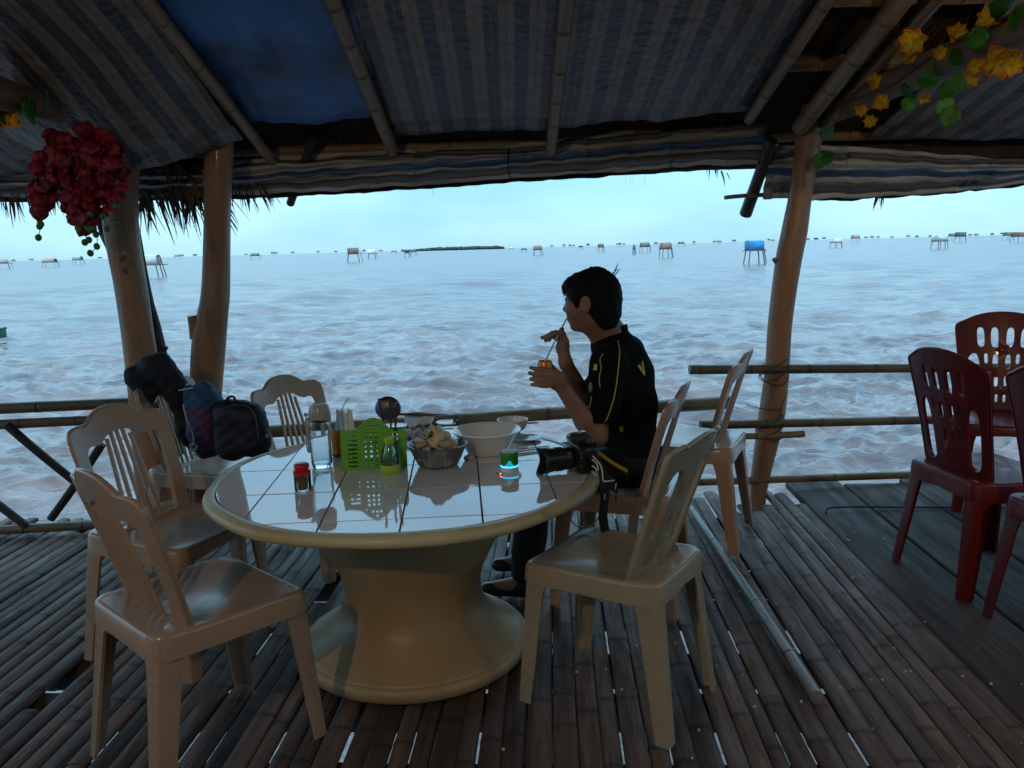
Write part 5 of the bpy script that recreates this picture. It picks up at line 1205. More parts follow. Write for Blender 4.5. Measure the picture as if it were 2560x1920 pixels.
for k in range(40):      # nape
    p = hp(-.09 + .05 * rr.random(), rr.uniform(-.05, .06), -.065 + rr.uniform(-.02, .02)); tuft(p, -HU + HF * rr.uniform(-.1, .3), rr.uniform(.012, .025), .0026)
tfm = tf.mesh('hair_tufts', 60); tfm.transform(Matrix.Translation(-PO)); tag(link('hair_tufts', tfm, m_hair, ho), kind='stuff')
# jersey
sh = [S_(J['neck'] - Vector((0, 0, .025)), J['chest'] + Vector((0, 0, .03)), .08, .105, .05), E_(J['chest'] + Vector((-.012, 0, .03)), (.1, .155, .15), .05, TRm), E_(J['chest'] + Vector((.02, .0, -.12)), (.1, .148, .16), .05, TRm), E_(J['hip'] + Vector((.0, 0, .0)), (.118, .16, .09), .06, TRm),
      S_(J['shL'] - Vector((0, 0, .0)), J['shR'], .06, .06, .05)]
for q, f in (('L', .80), ('R', .80)):
    el = J['sh' + q].lerp(J['el' + q], f)
    sh += [S_(J['sh' + q], J['sh' + q].lerp(J['el' + q], .5), .064, .062, .03), S_(J['sh' + q].lerp(J['el' + q], .5), el, .062, .068, .02)]
    d = (J['el' + q] - J['sh' + q]).normalized(); cz = J['sh' + q].lerp(J['el' + q], f + .235)
    sh += [('-', seg_sdf(cz - d * .006, cz + d * .1, .0715, .09), .006)]
sh += [('-', seg_sdf(J['neck'] + Vector((-.01, 0, .0)), J['neck'] + Vector((-.06, .02, .12)), .056, .075), .008), ('-', seg_sdf(J['neck'] + FW * .075 + Vector((0, 0, -.03)), J['neck'] + FW * .12 + Vector((0, 0, .06)), .012, .05), .006),
       ('-', seg_sdf(J['hip'] + FW * .28 + LF * .3 - Vector((0, 0, .06)), J['hip'] + FW * .28 - LF * .3 - Vector((0, 0, .06)), .13, .13), .02)]
def folds(X, Y, Z):
    a = X * .92 - Y * .39
    return (.0045 * np.sin(26 * Z + 18 * a + 3 * np.sin(14 * Y)) + .003 * np.sin(47 * Z - 31 * X + 12 * Y) + .002 * np.sin(70 * a + 22 * Z)) * np.clip((1.0 - Z) * 4, .25, 1)
sm = sdf_mesh('jersey', sh, .0055, noise_fn=folds)
bvh_s = BVHTree.FromPolygons([v.co.copy() for v in sm.vertices], [tuple(p.vertices) for p in sm.polygons])
sm.transform(Matrix.Translation(-PO)); m_jer = mat('black_jersey', (.0055, .0055, .0065), .95, (.009, .009, .01), ns=6, bump=.25, bs=300, spec=.15)
jo = soft(link('jersey', sm, m_jer, person), 3)
# collar
cc = J['neck'] + Vector((-.004, 0, .006)); col_m = MB()
def cl_(u, v): a = 6.2832 * u; r = .064 - .005 * v; t = -.03 * math.cos(a); return cc + FW * r * 1.08 * math.cos(a) + LF * r * .98 * math.sin(a) + Vector((0, 0, t - .012 + .032 * v)) - PO
col_m.grid(cl_, 40, 4); co = col_m.obj('collar', m_jer, jo, 60); sd = co.modifiers.new('t', 'SOLIDIFY'); sd.thickness = .004
def on_shirt(px, py, lift=.002):
    d = ray(px, py).normalized(); h = bvh_s.ray_cast(Vector((0, 0, CAM_H)), d)
    return (h[0] - d * lift) if h[0] is not None else None
def trim(name, px, r, m, flat=1.0, n=24):
    pts = [on_shirt(*q) for q in px]; pts = [p for p in pts if p is not None]
    if len(pts) < 3: print('trim misses', name); return
    C = []
    for p in smooth_pts(pts, n):
        d = (p - Vector((0, 0, CAM_H))).normalized(); h = bvh_s.ray_cast(Vector((0, 0, CAM_H)), d); C.append((h[0] - d * .0015 if h[0] is not None else p) - PO)
    MB().tube(C, r, 6).obj(name, m, jo, 60)
m_pipe = mat('yellow_piping', (.58, .42, .05), .5); m_silver = mat('pale_piping', (.5, .46, .3), .5)
trim('piping', [(1545, 852), (1549, 880), (1545, 930), (1536, 990), (1520, 1040), (1508, 1062)], .0022, m_pipe)
trim('piping', [(1507, 884), (1500, 900), (1503, 920), (1498, 945), (1500, 968)], .0016, m_silver, 1, 20)
trim('piping', [(1480, 990), (1474, 1015), (1468, 1035), (1467, 1048)], .0018, m_pipe)
trim('piping', [(1470, 880), (1474, 892), (1478, 905)], .0015, m_silver, 1, 8)
def patch(name, poly, m, lift=.003):
    V = [on_shirt(px, py, lift) for px, py in poly]
    if any(v is None for v in V): print('patch misses', name); return
    mb = MB(); d = (Vector((0, 0, CAM_H)) - V[0]).normalized() * .0012; n = len(V)
    mb.add([v - PO for v in V] + [v + d - PO for v in V], [tuple(range(n)), tuple(range(2 * n - 1, n - 1, -1))] + [(k, (k + 1) % n, n + (k + 1) % n, n + k) for k in range(n)]); mb.obj(name, m, jo)
m_y2 = mat('yellow_print', (.62, .46, .03), .5)
# the letter V printed on the back, the yellow chest flash, the round crest, hem tabs
patch('letter_v', [(1594, 914), (1600, 911), (1610, 931), (1611, 939)], m_y2); patch('letter_v', [(1604, 905), (1608, 903), (1613, 936), (1611, 940)], m_y2)
patch('chest_flash', [(1486, 910), (1493, 911), (1492, 926), (1482, 925)], m_y2)
for k in range(3): patch('crest', [(1477 + 5 * math.cos(a) * (1 - .25 * k), 968 + 13 * math.sin(a) * (1 - .25 * k)) for a in [i * .7 for i in range(9)]], mat('crest_%d' % k, ((.2, .2, .13), (.05, .06, .05), (.25, .24, .15))[k], .5), .003 + .0012 * k)
patch('hem_tab', [(1548, 1066), (1557, 1065), (1558, 1079), (1550, 1080)], m_y2)
# trousers and shoes
tr = [E_(J['hip'] - Vector((0, 0, .015)), (.128, .165, .085), .05, TRm)]
for q in 'LR':
    hj = J['hip'] + LF * (.088 if q == 'L' else -.088) - Vector((0, 0, .012))
    tr += [S_(hj, J['kn' + q], .084, .068, .03), S_(J['kn' + q], J['kn' + q].lerp(J['an' + q], .93), .068, .056, .03)]
tm = sdf_mesh('trousers', tr, .008, noise_fn=lambda X, Y, Z: .003 * np.sin(40 * X + 30 * Z) * np.sin(35 * Y + 20 * Z)); tm.transform(Matrix.Translation(-PO))
soft(link('trousers', tm, mat('black_trousers', (.010, .010, .012), .8, bump=.2, bs=200), person), 3)
for q in 'LR':
    a = J['an' + q]; s_ = sdf_mesh('shoe', [S_(a - Vector((-.02, 0, .045)), a + Vector((-.15, .02, -.057)), .036, .028, .03), S_(a - Vector((0, 0, .0)), a - Vector((0, 0, .04)), .038, .036, .03)], .007); s_.transform(Matrix.Translation(-PO)); link('shoe', s_, m_satin, person)
# what the hands hold
e = empty('drink_can', CAN - Vector((0, 0, .045)), 0, 'orange drink can held in the near hand', 'can')
MB().lathe([(0, .004), (.022, .003), (.025, 0), (.0275, .012), (.0275, .082), (.024, .09), (.024, .094), (.0225, .093), (.022, .089), (0, .089)], 32).obj('can_body', m_can, e); MB().lathe([(0, .0895), (.0222, .0895)], 24).obj('can_lid', mat('gold_lid', (.6, .3, .06), .3, metal=.8), e)
e = empty('drinking_straw', ST0, 0, 'pale drinking straw running from can to mouth', 'straw')
MB().tube([(0, 0, -.03), (0, 0, 0), (MOUTH - ST0) * .5 + Vector((0, 0, .002)), MOUTH - ST0], .003, 8).obj('tube', mat('pale_straw', (.72, .68, .55), .4), e)
# ================================================================== bags on the chair by the left posts
def blob(name, prims, vox, m, parent, noise_fn=None, sm=3):
    me = sdf_mesh(name, prims, vox, noise_fn=noise_fn); me.transform(Matrix.Translation(-parent.location)); return soft(link(name, me, m, parent), sm)
m_cloth = mat('black_cloth', (.007, .007, .009), .8, (.012, .012, .015), ns=7, bump=.4, bs=60)
def wr(a, f): return lambda X, Y, Z: a * np.sin(f * X + .7 * f * Z + 2 * np.sin(.4 * f * Y)) + .5 * a * np.sin(1.9 * f * Z - 1.3 * f * X)
Y0 = 3.43
e = empty('black_jacket', P(400, 1000, y=Y0), 0, 'black jacket hung over the chair back at left', 'jacket')
q = lambda px, py, y=Y0: P(px, py, y=y)
blob('cloth', [S_(q(350, 935), q(395, 920), .045, .055, .05), S_(q(395, 918), q(450, 985), .055, .04, .05), S_(q(345, 950), q(372, 985), .045, .035, .04), S_(q(335, 945), q(350, 965), .035, .03, .03), S_(q(372, 985), q(368, 1000), .03, .018, .03), S_(q(430, 960, 3.46), q(480, 1080, 3.46), .05, .05, .05), S_(q(480, 1080, 3.46), q(520, 1120, 3.45), .05, .05, .05)], .007, m_cloth, e, wr(.004, 55))
MB().tube([v - e.location for v in smooth_pts([q(425, 990), q(432, 1015), q(450, 1035)], 10)], .006, 6).obj('sleeve_cord', m_cloth, e)
MB().box(q(469, 964, 3.38) - e.location, (.014, .004, .016), Euler((0, .6, 0))).obj('white_tag', mat('tag_white', (.7, .7, .68), .5), e)
e = empty('drawstring_bag', P(500, 1120, y=Y0), 0, 'blue and purple drawstring bag slumped on the chair', 'bag')
m_bag = bpy.data.materials.new('blue_purple_cloth'); m_bag.use_nodes = True
def _bag():
    N = m_bag.node_tree.nodes; L = m_bag.node_tree.links; b = N['Principled BSDF']; tc = N.new('ShaderNodeTexCoord'); sx = N.new('ShaderNodeSeparateXYZ'); L.new(tc.outputs['Object'], sx.inputs[0])
    no = N.new('ShaderNodeTexNoise'); no.inputs['Scale'].default_value = 14; L.new(tc.outputs['Object'], no.inputs['Vector'])
    ad = N.new('ShaderNodeMath'); ad.operation = 'MULTIPLY_ADD'; ad.inputs[1].default_value = .03; L.new(no.outputs[0], ad.inputs[0]); L.new(sx.outputs[2], ad.inputs[2])
    mr = N.new('ShaderNodeMapRange'); mr.inputs[1].default_value = .0; mr.inputs[2].default_value = .35; L.new(ad.outputs[0], mr.inputs[0])
    cr = N.new('ShaderNodeValToRGB'); cr.color_ramp.interpolation = 'EASE'; el = cr.color_ramp.elements
    el[0].position = .0; el[0].color = (.05, .012, .045, 1); el[1].position = .58; el[1].color = (.07, .022, .085, 1); x = el.new(.66); x.color = (.014, .05, .12, 1)
    L.new(mr.outputs[0], cr.inputs[0]); L.new(cr.outputs[0], b.inputs['Base Color']); b.inputs['Roughness'].default_value = .75
_bag()
blob('bag_body', [S_(q(502, 975, 3.36), q(520, 1000, 3.36), .034, .05, .05), S_(q(520, 1005, 3.36), q(515, 1090, 3.36), .055, .065, .05), S_(q(480, 985, 3.38), q(500, 1080, 3.38), .04, .05, .04), S_(q(520, 965, 3.35), q(512, 985, 3.35), .02, .035, .03)], .006, m_bag, e, wr(.004, 80))
MB().tube([v - e.location for v in smooth_pts([q(447, 976, 3.33), q(470, 972, 3.3), q(483, 969, 3.3)], 8)], .003, 6).obj('drawstring', mat('pale_cord', (.45, .4, .33), .7), e)
MB().tube([v - e.location for v in smooth_pts([q(458, 1012, 3.3), q(470, 1060, 3.29), q(482, 1085, 3.29), q(484, 1110, 3.29), q(478, 1116, 3.29), q(486, 1128, 3.28), q(496, 1142, 3.28)], 24)], .0035, 6).obj('drawstring', mat('pale_cord', (.45, .4, .33), .7), e)
mb = MB()
for k in range(12): a = k * .52; mb.tube([q(484, 1116, 3.285) - e.location + Vector((.016 * math.cos(a), -.004 * (k % 3), .014 * math.sin(a))), q(484, 1116, 3.285) - e.location + Vector((.016 * math.cos(a + .6), -.004 * ((k + 1) % 3), .014 * math.sin(a + .6)))], .0035, 6)
mb.obj('cord_knot', mat('pale_cord', (.45, .4, .33), .7), e)
e = empty('backpack', P(606, 1140, y=3.32), 0, 'dark navy backpack standing on the chair seat', 'backpack')
m_pack = mat('navy_nylon', (.005, .006, .012), .6, (.008, .010, .018), ns=6, bump=.3, bs=90); Yb = 3.33
blob('pack_body', [S_(q(570, 1040, Yb), q(575, 1115, Yb), .062, .064, .05), S_(q(625, 1050, Yb), q(632, 1105, Yb), .062, .066, .05), S_(q(575, 1030, Yb), q(630, 1035, Yb), .045, .045, .05), S_(q(650, 1060, Yb), q(656, 1110, Yb), .03, .034, .03)], .006, m_pack, e, wr(.0025, 60))
MB().tube([v - e.location for v in smooth_pts([q(566, 1012, 3.28), q(570, 995, 3.27), q(584, 992, 3.27), q(590, 1010, 3.28)], 14)], .008, 8, True, .4).obj('top_handle', m_pack, e)
MB().tube([v - e.location for v in smooth_pts([q(556, 1022, 3.265), q(590, 1012, 3.255), q(625, 1020, 3.26), q(640, 1050, 3.262), q(646, 1095, 3.262)], 30)], .0028, 6).obj('zip', mat('zip_grey', (.06, .065, .08), .4), e)
MB().tube([v - e.location for v in smooth_pts([q(655, 1070, 3.3), q(672, 1085, 3.3), q(674, 1105, 3.3), q(664, 1120, 3.31)], 12)], .007, 8, True, .4).obj('side_strap', m_pack, e); MB().box(q(668, 1090, 3.285) - e.location, (.012, .005, .012), Euler((0, .5, 0))).obj('buckle', m_steel, e)

# ================================================================== garlands
def leaf_mesh(n=5, L=.05, w=.03, cup=.25, jag=0.0):
    mb = MB()
    def f(u, v): t = u; ww = w * math.sin(math.pi * min(1, t * .93 + .07)) ** .8 * (1 + jag * math.sin(t * 40)); s = (v - .5) * 2; return (s * ww, t * L, cup * L * (s * s * .35 - .6 * (t - .5) ** 2))
    mb.grid(f, 10, 6); return mb.mesh('leaf', 80)
def flower_mesh(seed, R=.046):
    """cluster of jagged petals; attribute tip runs 0 at the heart to 1 at the petal points"""
    rr = random.Random(seed); V = []; F = []; tip = []
    for k in range(7):
        a0 = 6.2832 * k / 7 + rr.uniform(-.15, .15); el = rr.uniform(.1, .75); b = len(V)
        for i, (t, w) in enumerate(((0, .12), (.25, .3), (.5, .42), (.72, .40), (.86, .24), (1.0, .03))):
            for s in (-1, -.5, 0, .5, 1):
                tt = t + (.14 * (1 if abs(s) == .5 else 0) - .1 * (1 if abs(s) == 1 else 0)) * (t > .6)
                p = Vector((tt * R * math.cos(el), s * w * R, tt * R * math.sin(el) + .12 * R * s * s)); p.rotate(Euler((0, 0, a0))); V.append(p); tip.append(min(1, max(0, (tt - .62) / .35)))
        for i in range(5):
            for j in range(4): q0 = b + i * 5 + j; F.append((q0, q0 + 1, q0 + 6, q0 + 5))
    me = fast('flower', V, F); set_attr(me, 'tip', tip); return me
def two_sided(o, t=.0012): s = o.modifiers.new('t', 'SOLIDIFY'); s.thickness = t; return o
m_yel = mat('yellow_petals', (.80, .56, .015), .6, (.72, .42, .01), ns=60, attr='tip', ac=(.75, .12, .02), sss=.2)
m_leaf = mat('green_leaf', (.055, .22, .02), .5, (.03, .14, .015), ns=30, bump=.3, bs=90, rand=.3); m_stem = mat('vine_stem', (.06, .075, .02), .7)
gl = empty('flower_garland', (1.62, 3.3, 2.0), 0, 'garland of yellow flowers and green leaves wound along the right beam', 'garland')
def bpt(px, py, off=-.09):   # a point just in front of and below the right beam
    d = ray(px, py); k = (1.60) / d.x; return Vector((0, 0, CAM_H)) + d * k
vine = [bpt(2055, 330), bpt(2080, 285), bpt(2120, 255), bpt(2180, 235), bpt(2240, 205), bpt(2300, 160), bpt(2370, 110), bpt(2450, 70), bpt(2540, 30)]
MB().tube([v - gl.location for v in smooth_pts(vine, 60)], .004, 6).obj('vine', m_stem, gl)
MB().tube([v - gl.location for v in smooth_pts([bpt(2055, 330), bpt(2040, 345), bpt(2034, 365), bpt(2052, 400)], 14)], .003, 6).obj('vine', m_stem, gl)
fl = [flower_mesh(k) for k in range(4)]
for me in fl: me.materials.append(m_yel)
rr = random.Random(3)
for k, (px, py, s) in enumerate(((2285, 98, 1.25), (2500, 142, 1.35), (2478, 45, .95), (2385, 80, .8), (2350, 128, .7), (2185, 205, .85), (2205, 258, .85), (2150, 275, .7), (2178, 300, .7), (2305, 242, .6), (2420, 195, .7), (2440, 160, .7), (2530, 165, .8), (2270, 140, .7))):
    p = bpt(px, py); nrm = (Vector((0, 0, CAM_H)) - p).normalized() + Vector((rr.uniform(-.6, .6), rr.uniform(-.2, .2), rr.uniform(-.7, .3))); p = p + nrm.normalized() * .012
    o = two_sided(link('flower', fl[k % 4], None, gl, p - gl.location)); o.rotation_mode = 'QUATERNION'; o.rotation_quaternion = nrm.to_track_quat('Z', 'Y') @ Quaternion((0, 0, 1), rr.uniform(0, 6)); o.scale = (s, s, s)
lf = leaf_mesh(L=.075, w=.034, jag=.08); lf.materials.append(m_leaf)
for k, (px, py, s) in enumerate(((2440, 60, 1.1), (2472, 78, 1.0), (2545, 12, 1.2), (2530, 5, 1.2), (2300, 195, 1.1), (2330, 165, 1.1), (2360, 205, .9), (2285, 235, 1.1), (2120, 210, .9), (2350, 245, 1.0), (2385, 265, 1.0), (2395, 185, .9), (2055, 280, .8), (2045, 275, .8), (2085, 325, 1.1), (2070, 315, .9), (2058, 385, 1.1), (2085, 390, .9), (2030, 370, .6), (2405, 130, .9), (2255, 250, .8))):
    p = bpt(px, py); d = Vector((rr.uniform(-1, 1), rr.uniform(-.4, .4), rr.uniform(-1, .15))).normalized(); nn = (Vector((0, 0, CAM_H)) - p).normalized() + Vector((rr.uniform(-.5, .5), 0, rr.uniform(-.5, .5))); X = d.cross(nn).normalized(); Zv = X.cross(d)
    o = two_sided(link('leaf', lf, None, gl, p - gl.location)); o.rotation_mode = 'QUATERNION'; o.rotation_quaternion = Matrix((X, d, Zv)).transposed().to_quaternion(); o.scale = (s * 1.1, s, s)
# left: a few yellow flowers on the beam, the hanging red bunch
gl2 = empty('flower_garland', P(40, 275, y=3.3), 0, 'faded yellow and green leaves on the left beam', 'garland')
for k, (px, py, s) in enumerate(((6, 288, .8), (40, 300, .6), (-10, 295, .8))):
    p = P(px, py, y=3.3); nrm = Vector((rr.uniform(-.3, .6), -1, rr.uniform(-.6, .3)))
    o = two_sided(link('flower', fl[k % 4], None, gl2, p - gl2.location)); o.rotation_mode = 'QUATERNION'; o.rotation_quaternion = nrm.to_track_quat('Z', 'Y'); o.scale = (s * 1.3,) * 3
for k, (px, py) in enumerate(((75, 305), (88, 312), (10, 310), (110, 285))):
    p = P(px, py, y=3.28); o = two_sided(link('leaf', lf, None, gl2, p - gl2.location)); o.rotation_euler = (rr.uniform(1.2, 1.9), rr.uniform(-.6, .6), rr.uniform(0, 6)); o.scale = (1.3,) * 3
m_pet = mat('red_petals', (.24, .005, .016), .6, (.15, .003, .011), ns=30, bump=.15, bs=60, rand=.25, sss=.1)
pet = MB()
def pf_(u, v): t = u; s = (v - .5) * 2; w = .026 * math.sin(math.pi * (t * .86 + .14)) ** .6; return (s * w, t * .05, .014 * (1 - s * s) * math.sin(math.pi * t) + .004 * math.sin(5 * s + 7 * t))
pet.grid(pf_, 9, 8); petm = pet.mesh('petal', 80); petm.materials.append(m_pet)
rb = empty('red_flower_bunch', P(200, 440, y=3.5), 0, 'hanging bunch of dark red artificial flowers with green buds', 'flowers')
rr = random.Random(14)
def bunch(cx, cy, wx, wy, n):
    for k in range(n):
        while True:
            a, b = rr.uniform(-1, 1), rr.uniform(-1, 1)
            if a * a + b * b < 1: break
        p = P(cx + a * wx, cy + b * wy, y=3.5 + rr.uniform(-.07, .07)); d = Vector((a * .6 + rr.uniform(-.6, .6), rr.uniform(-.9, .2), -b * .5 + rr.uniform(-.9, .3))).normalized(); nn = Vector((rr.uniform(-.7, .7), -1, rr.uniform(-.5, .7))); X = d.cross(nn).normalized()
        o = two_sided(link('petal', petm, None, rb, p - rb.location - d * .02), .001); o.rotation_mode = 'QUATERNION'; o.rotation_quaternion = Matrix((X, d, X.cross(d))).transposed().to_quaternion(); s = rr.uniform(.95, 1.45); o.scale = (s, s, s)
bunch(205, 365, 88, 40, 40); bunch(225, 430, 76, 52, 46); bunch(112, 425, 26, 36, 13); bunch(106, 490, 22, 36, 15); bunch(230, 500, 62, 48, 36); bunch(212, 545, 32, 25, 13); bunch(285, 470, 22, 28, 9); bunch(270, 395, 32, 38, 12)
m_bud = mat('green_bud', (.045, .16, .03), .45, (.03, .1, .02), ns=20)
budm = MB().ball((0, 0, 0), (.0135, .0125, .015), 12, 8).mesh('bud', 80); budm.materials.append(m_bud)
strings = [[(112, 525), (108, 545), (98, 566), (100, 572), (97, 594)], [(215, 540), (208, 560), (212, 588), (225, 598)], [(240, 560), (243, 590), (241, 616), (227, 633)], [(255, 535), (268, 570)], [(288, 510), (290, 555)], [(200, 550), (198, 572)], [(225, 555), (232, 575)]]
for st in strings:
    C = [P(px, py, y=3.44) - rb.location for px, py in st]; MB().tube(smooth_pts(C, 12), .0016, 5).obj('stem', m_stem, rb)
for px, py in ((99, 566), (102, 560), (96, 594), (212, 606), (222, 600), (242, 616), (226, 633), (226, 536), (234, 572), (198, 572), (228, 575), (256, 540), (268, 572), (290, 515), (289, 556), (240, 586), (220, 570)):
    o = link('bud', budm, None, rb, P(px, py, y=3.43) - rb.location); o.rotation_euler = (rr.uniform(-.5, .5), rr.uniform(-.6, .6), 0)

# ================================================================== huts on the water
m_hw = mat('hut_timber', (.12, .085, .06), .8, (.07, .05, .04), ns=8)
m_cover = {'white': mat('white_cover', (.72, .71, .68), .6, (.62, .6, .57), ns=3), 'brown': mat('brown_cover', (.30, .20, .16), .8, (.22, .15, .12), ns=5), 'grey': mat('grey_green_cover', (.16, .19, .17), .8, (.12, .14, .13), ns=5), 'blue': mat('blue_cover', (.05, .30, .62), .5, (.04, .24, .5), ns=3), 'pale': mat('pale_cover', (.42, .46, .44), .7), 'dark': mat('dark_cover', (.035, .04, .055), .7), 'pink': mat('pinkish_cover', (.42, .27, .22), .8)}
def hut(px, py, wpx, hroof, cover, label, rz=.4, style=0, group='stilt huts on the water'):
    """px, py: where the legs meet the water; wpx: width of the cabin; hroof: row of the roof top"""
    g = P(px, py, z=SEA_Z); D = g.y / fwd.y; W = wpx / FPX * g.length * 1.0; H = P(px, hroof, y=g.y).z - SEA_Z
    e = empty('stilt_hut', g, rz, label, 'hut', group); h0 = H * .56; dpt = W * .85; hc_ = H - h0
    if style == 0:     # barrel-roofed cabin open at its ends
        prof = [(-dpt / 2, 0), (-dpt / 2, hc_ * .45), (-dpt * .36, hc_ * .82), (0, hc_), (dpt * .36, hc_ * .82), (dpt / 2, hc_ * .45), (dpt / 2, 0)]
    elif style == 1:   # gable
        prof = [(-dpt / 2, 0), (-dpt / 2, hc_ * .5), (0, hc_), (dpt / 2, hc_ * .5), (dpt / 2, 0)]
    else:              # flat-sided box
        prof = [(-dpt / 2, 0), (-dpt / 2, hc_ * .88), (0, hc_), (dpt / 2, hc_ * .88), (dpt / 2, 0)]
    mb = MB(); n = len(prof)
    for k in (0, 1): mb.v += [Vector(((k - .5) * W, y, h0 + z)) for y, z in prof]
    mb.f += [(i, i + 1, n + i + 1, n + i) for i in range(n - 1)] + [tuple(range(n))]
    o = mb.obj('cabin', m_cover[cover], e, 30); s = o.modifiers.new('t', 'SOLIDIFY'); s.thickness = .06
    MB().box((0, 0, h0 - .06), (W * 1.25, dpt * 1.1, .1)).obj('platform', m_hw, e)
    for sx in (-1, 1):
        for sy in (-1, 1): MB().tube([(sx * W * .62, sy * dpt * .6, -1.5), (sx * W * .42, sy * dpt * .42, h0)], .085, 7).obj('leg', m_hw, e)
    MB().tube([(W * .95, 0, -1.5), (W * .6, 0, H * .85)], .08, 7).obj('ladder_pole', m_hw, e)
    MB().tube([(W * .5, dpt * .4, h0 * .98), (W * .9, dpt * .3, h0 * 1.0)], .06, 6).obj('landing_rail', m_hw, e)
    return e
for a in ((378, 694, 40, 636, 'white', 'large white hut on stilts beside the thick left post', .12, 2), (8, 672, 22, 648, 'pink', 'pinkish hut on stilts cut by the left edge', .6, 1), (126, 668, 24, 646, 'pink', 'small brownish hut near the left edge, second from it', .2, 0), (196, 662, 17, 641, 'pale', 'small pale hut left of the thick post', .1, 2),
          (444, 648, 12, 636, 'pink', 'tiny pinkish hut between the two left posts', .3, 0), (638, 648, 19, 633, 'grey', 'small grey-green hut just right of the knotty post', .2, 0), (884, 655, 26, 619, 'brown', 'tall brown hut on thin stilts, left of the island', .15, 2), (930, 647, 17, 624, 'white', 'small white-sided hut beside the tall brown one', .1, 0),
          (985, 635, 11, 625, 'pink', 'tiny pinkish hut at the left end of the island', .3, 1), (1018, 643, 11, 624, 'dark', 'tiny dark hut before the left end of the island', .2, 1), (1034, 638, 12, 624, 'brown', 'tiny brown hut before the island', .3, 2), (1310, 630, 11, 620, 'grey', 'tiny dark hut right of the island', .3, 0),
          (1344, 638, 18, 614, 'brown', 'brown hut on spread stilts right of the island', .15, 0), (1278, 625, 8, 618, 'white', 'tiny white hut at the right end of the island', .2, 0), (1452, 623, 8, 614, 'dark', 'tiny dark hut above the hair of the person', .3, 1), (1502, 630, 12, 609, 'brown', 'thin-legged brown hut behind the head of the person', .2, 2),
          (1585, 636, 5, 611, 'grey', 'narrow watch post standing left of the grey hut', .2, 1), (1612, 631, 20, 606, 'grey', 'grey-green hut left of the big brown one', .2, 0), (1664, 643, 24, 606, 'brown', 'big brown hut on many stilts right of the person', .25, 0), (1703, 616, 13, 604, 'grey', 'tiny dark hut right of the big brown one', .2, 1),
          (1790, 612, 12, 600, 'pink', 'tiny pinkish hut left of the blue one', .2, 1), (1885, 658, 36, 600, 'blue', 'hut with bright blue cover left of the right post', .1, 2), (2090, 620, 20, 596, 'white', 'white-capped hut right of the right post', .35, 0), (2138, 608, 15, 587, 'pink', 'pinkish brown hut behind the white-capped one', .2, 0),
          (2348, 622, 26, 588, 'pale', 'leaning hut with pale blue-green cover at right', .5, 1), (2400, 606, 17, 580, 'grey', 'grey hut on straight stilts right of the leaning one', .2, 2), (2380, 600, 12, 583, 'brown', 'tiny brown hut between the leaning and the grey hut', .2, 0), (2520, 600, 16, 580, 'grey', 'grey hut near the right edge, left one of two', .2, 0), (2545, 606, 22, 580, 'brown', 'brown hut cut close to the right edge', .3, 2)):
    hut(*a)
rr = random.Random(77); k = 0
for px in (34, 78, 250, 300, 455, 488, 615, 682, 690, 732, 795, 840, 910, 952, 1006, 1380, 1410, 1425, 1434, 1470, 1545, 1550, 1560, 1640, 1735, 1800, 1835, 1922, 1932, 1958, 2020, 2040, 2060, 2165, 2180, 2195, 2230, 2270, 2292, 2325, 2425, 2440, 2480, 2505):
    hy = 652.3 - (px - 54.2) * 64.5 / 2433.6; e = hut(px, hy + rr.uniform(2.5, 5.0), rr.uniform(5, 8), hy - rr.uniform(3.5, 6.5), rr.choice(('grey', 'dark', 'brown', 'grey')), 'far hut speck on the horizon ' + ('left of the thick left post' if px < 260 else 'beside or between the two left posts' if px < 500 else 'between the knotty post and the tall brown hut' if px < 880 else 'left of the island' if px < 1020 else 'between the island and the head of the person' if px < 1440 else 'between the person and the big brown hut' if px < 1660 else 'between the big brown hut and the blue one' if px < 1880 else 'beside the right post' if px < 2100 else 'between the white-capped and the leaning hut' if px < 2340 else 'near the right picture edge'), rr.uniform(0, 1), rr.choice((0, 1)), 'far specks of huts on the horizon')
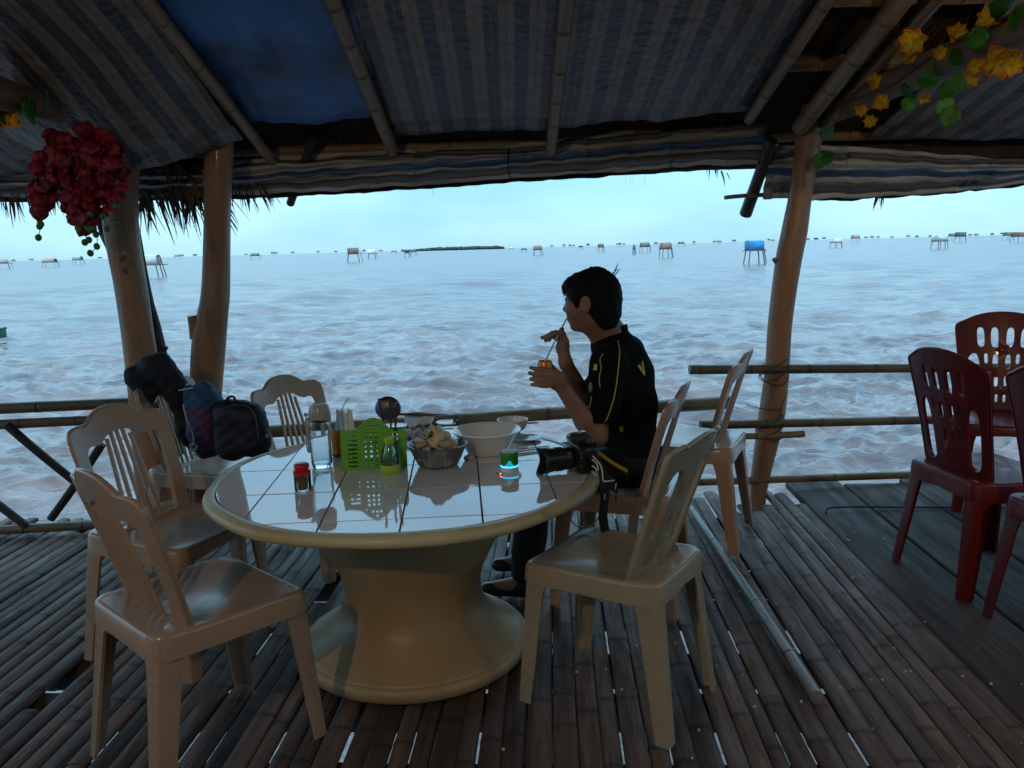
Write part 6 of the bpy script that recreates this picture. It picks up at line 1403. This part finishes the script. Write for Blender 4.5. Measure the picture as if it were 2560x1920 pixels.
# low wooded island
def island():
    a, b = P(1022, 631.5, z=SEA_Z), P(1272, 624.6, z=SEA_Z); D = 3200.0; x0, x1 = D * (1022 - 1280) / FPX, D * (1268 - 1280) / FPX
    mb = MB()
    def f(u, v): x = x0 - 20 + (x1 - x0 + 40) * u; return (x, D + 160 * (v - .5), SEA_Z - .5 + 2.2 * math.sin(math.pi * v) * min(1, 8 * u, 8 * (1 - u)))
    mb.grid(f, 30, 6); o = mb.obj('island', mat('island_ground', (.05, .06, .045), .9)); tag(o, 'low wooded island on the horizon', 'island', kind='structure')
    rr = random.Random(8); t = MB()
    for k in range(420):
        u = rr.random(); x = x0 + (x1 - x0) * u; h = (5 + 7 * min(1, u * 3, (1 - u) * 9 + .45)) * rr.uniform(.75, 1.15); r = rr.uniform(4, 8); c = Vector((x, D + rr.uniform(-60, 60), SEA_Z + h * .55))
        t.ball(c, (r, r, h * .55), 7, 5, Euler((0, 0, rr.uniform(0, 3))))
    o = t.obj('far_trees', mat('far_foliage', (.045, .075, .05), .9, (.03, .05, .035), ns=.1), None, None); tag(o, 'dark line of trees covering the far island', 'trees', kind='stuff')
island()
# the bow of a boat at the left edge
g = P(30, 846, z=SEA_Z); e = empty('wooden_boat', g + Vector((-2.1, 0, .0)), 0, 'dark green bow of a wooden boat at the left edge', 'boat')
mb = MB()
def hull(u, v):
    x = -3.2 + 5.1 * u; t = (u ** 3); w = .75 * math.sin(math.pi * min(1, (1 - u) * .62 + .0)) ** .7 if u < 1 else 0; s = (v - .5) * 2
    return (x + .0, s * w, -.16 + .22 * t + (.26 + .10 * t) * abs(s) ** 1.6)
mb.grid(hull, 30, 12); o = mb.obj('hull', mat('green_paint', (.02, .10, .075), .5, (.015, .06, .05), ns=4), e, 50); two_sided(o, .05)
MB().tube([Vector(hull(i / 20, 0)) + Vector((0, 0, .03)) for i in range(21)] , .05, 8).obj('gunwale', m_hw, e); MB().tube([Vector(hull(i / 20, 1)) + Vector((0, 0, .03)) for i in range(21)], .05, 8).obj('gunwale', m_hw, e)
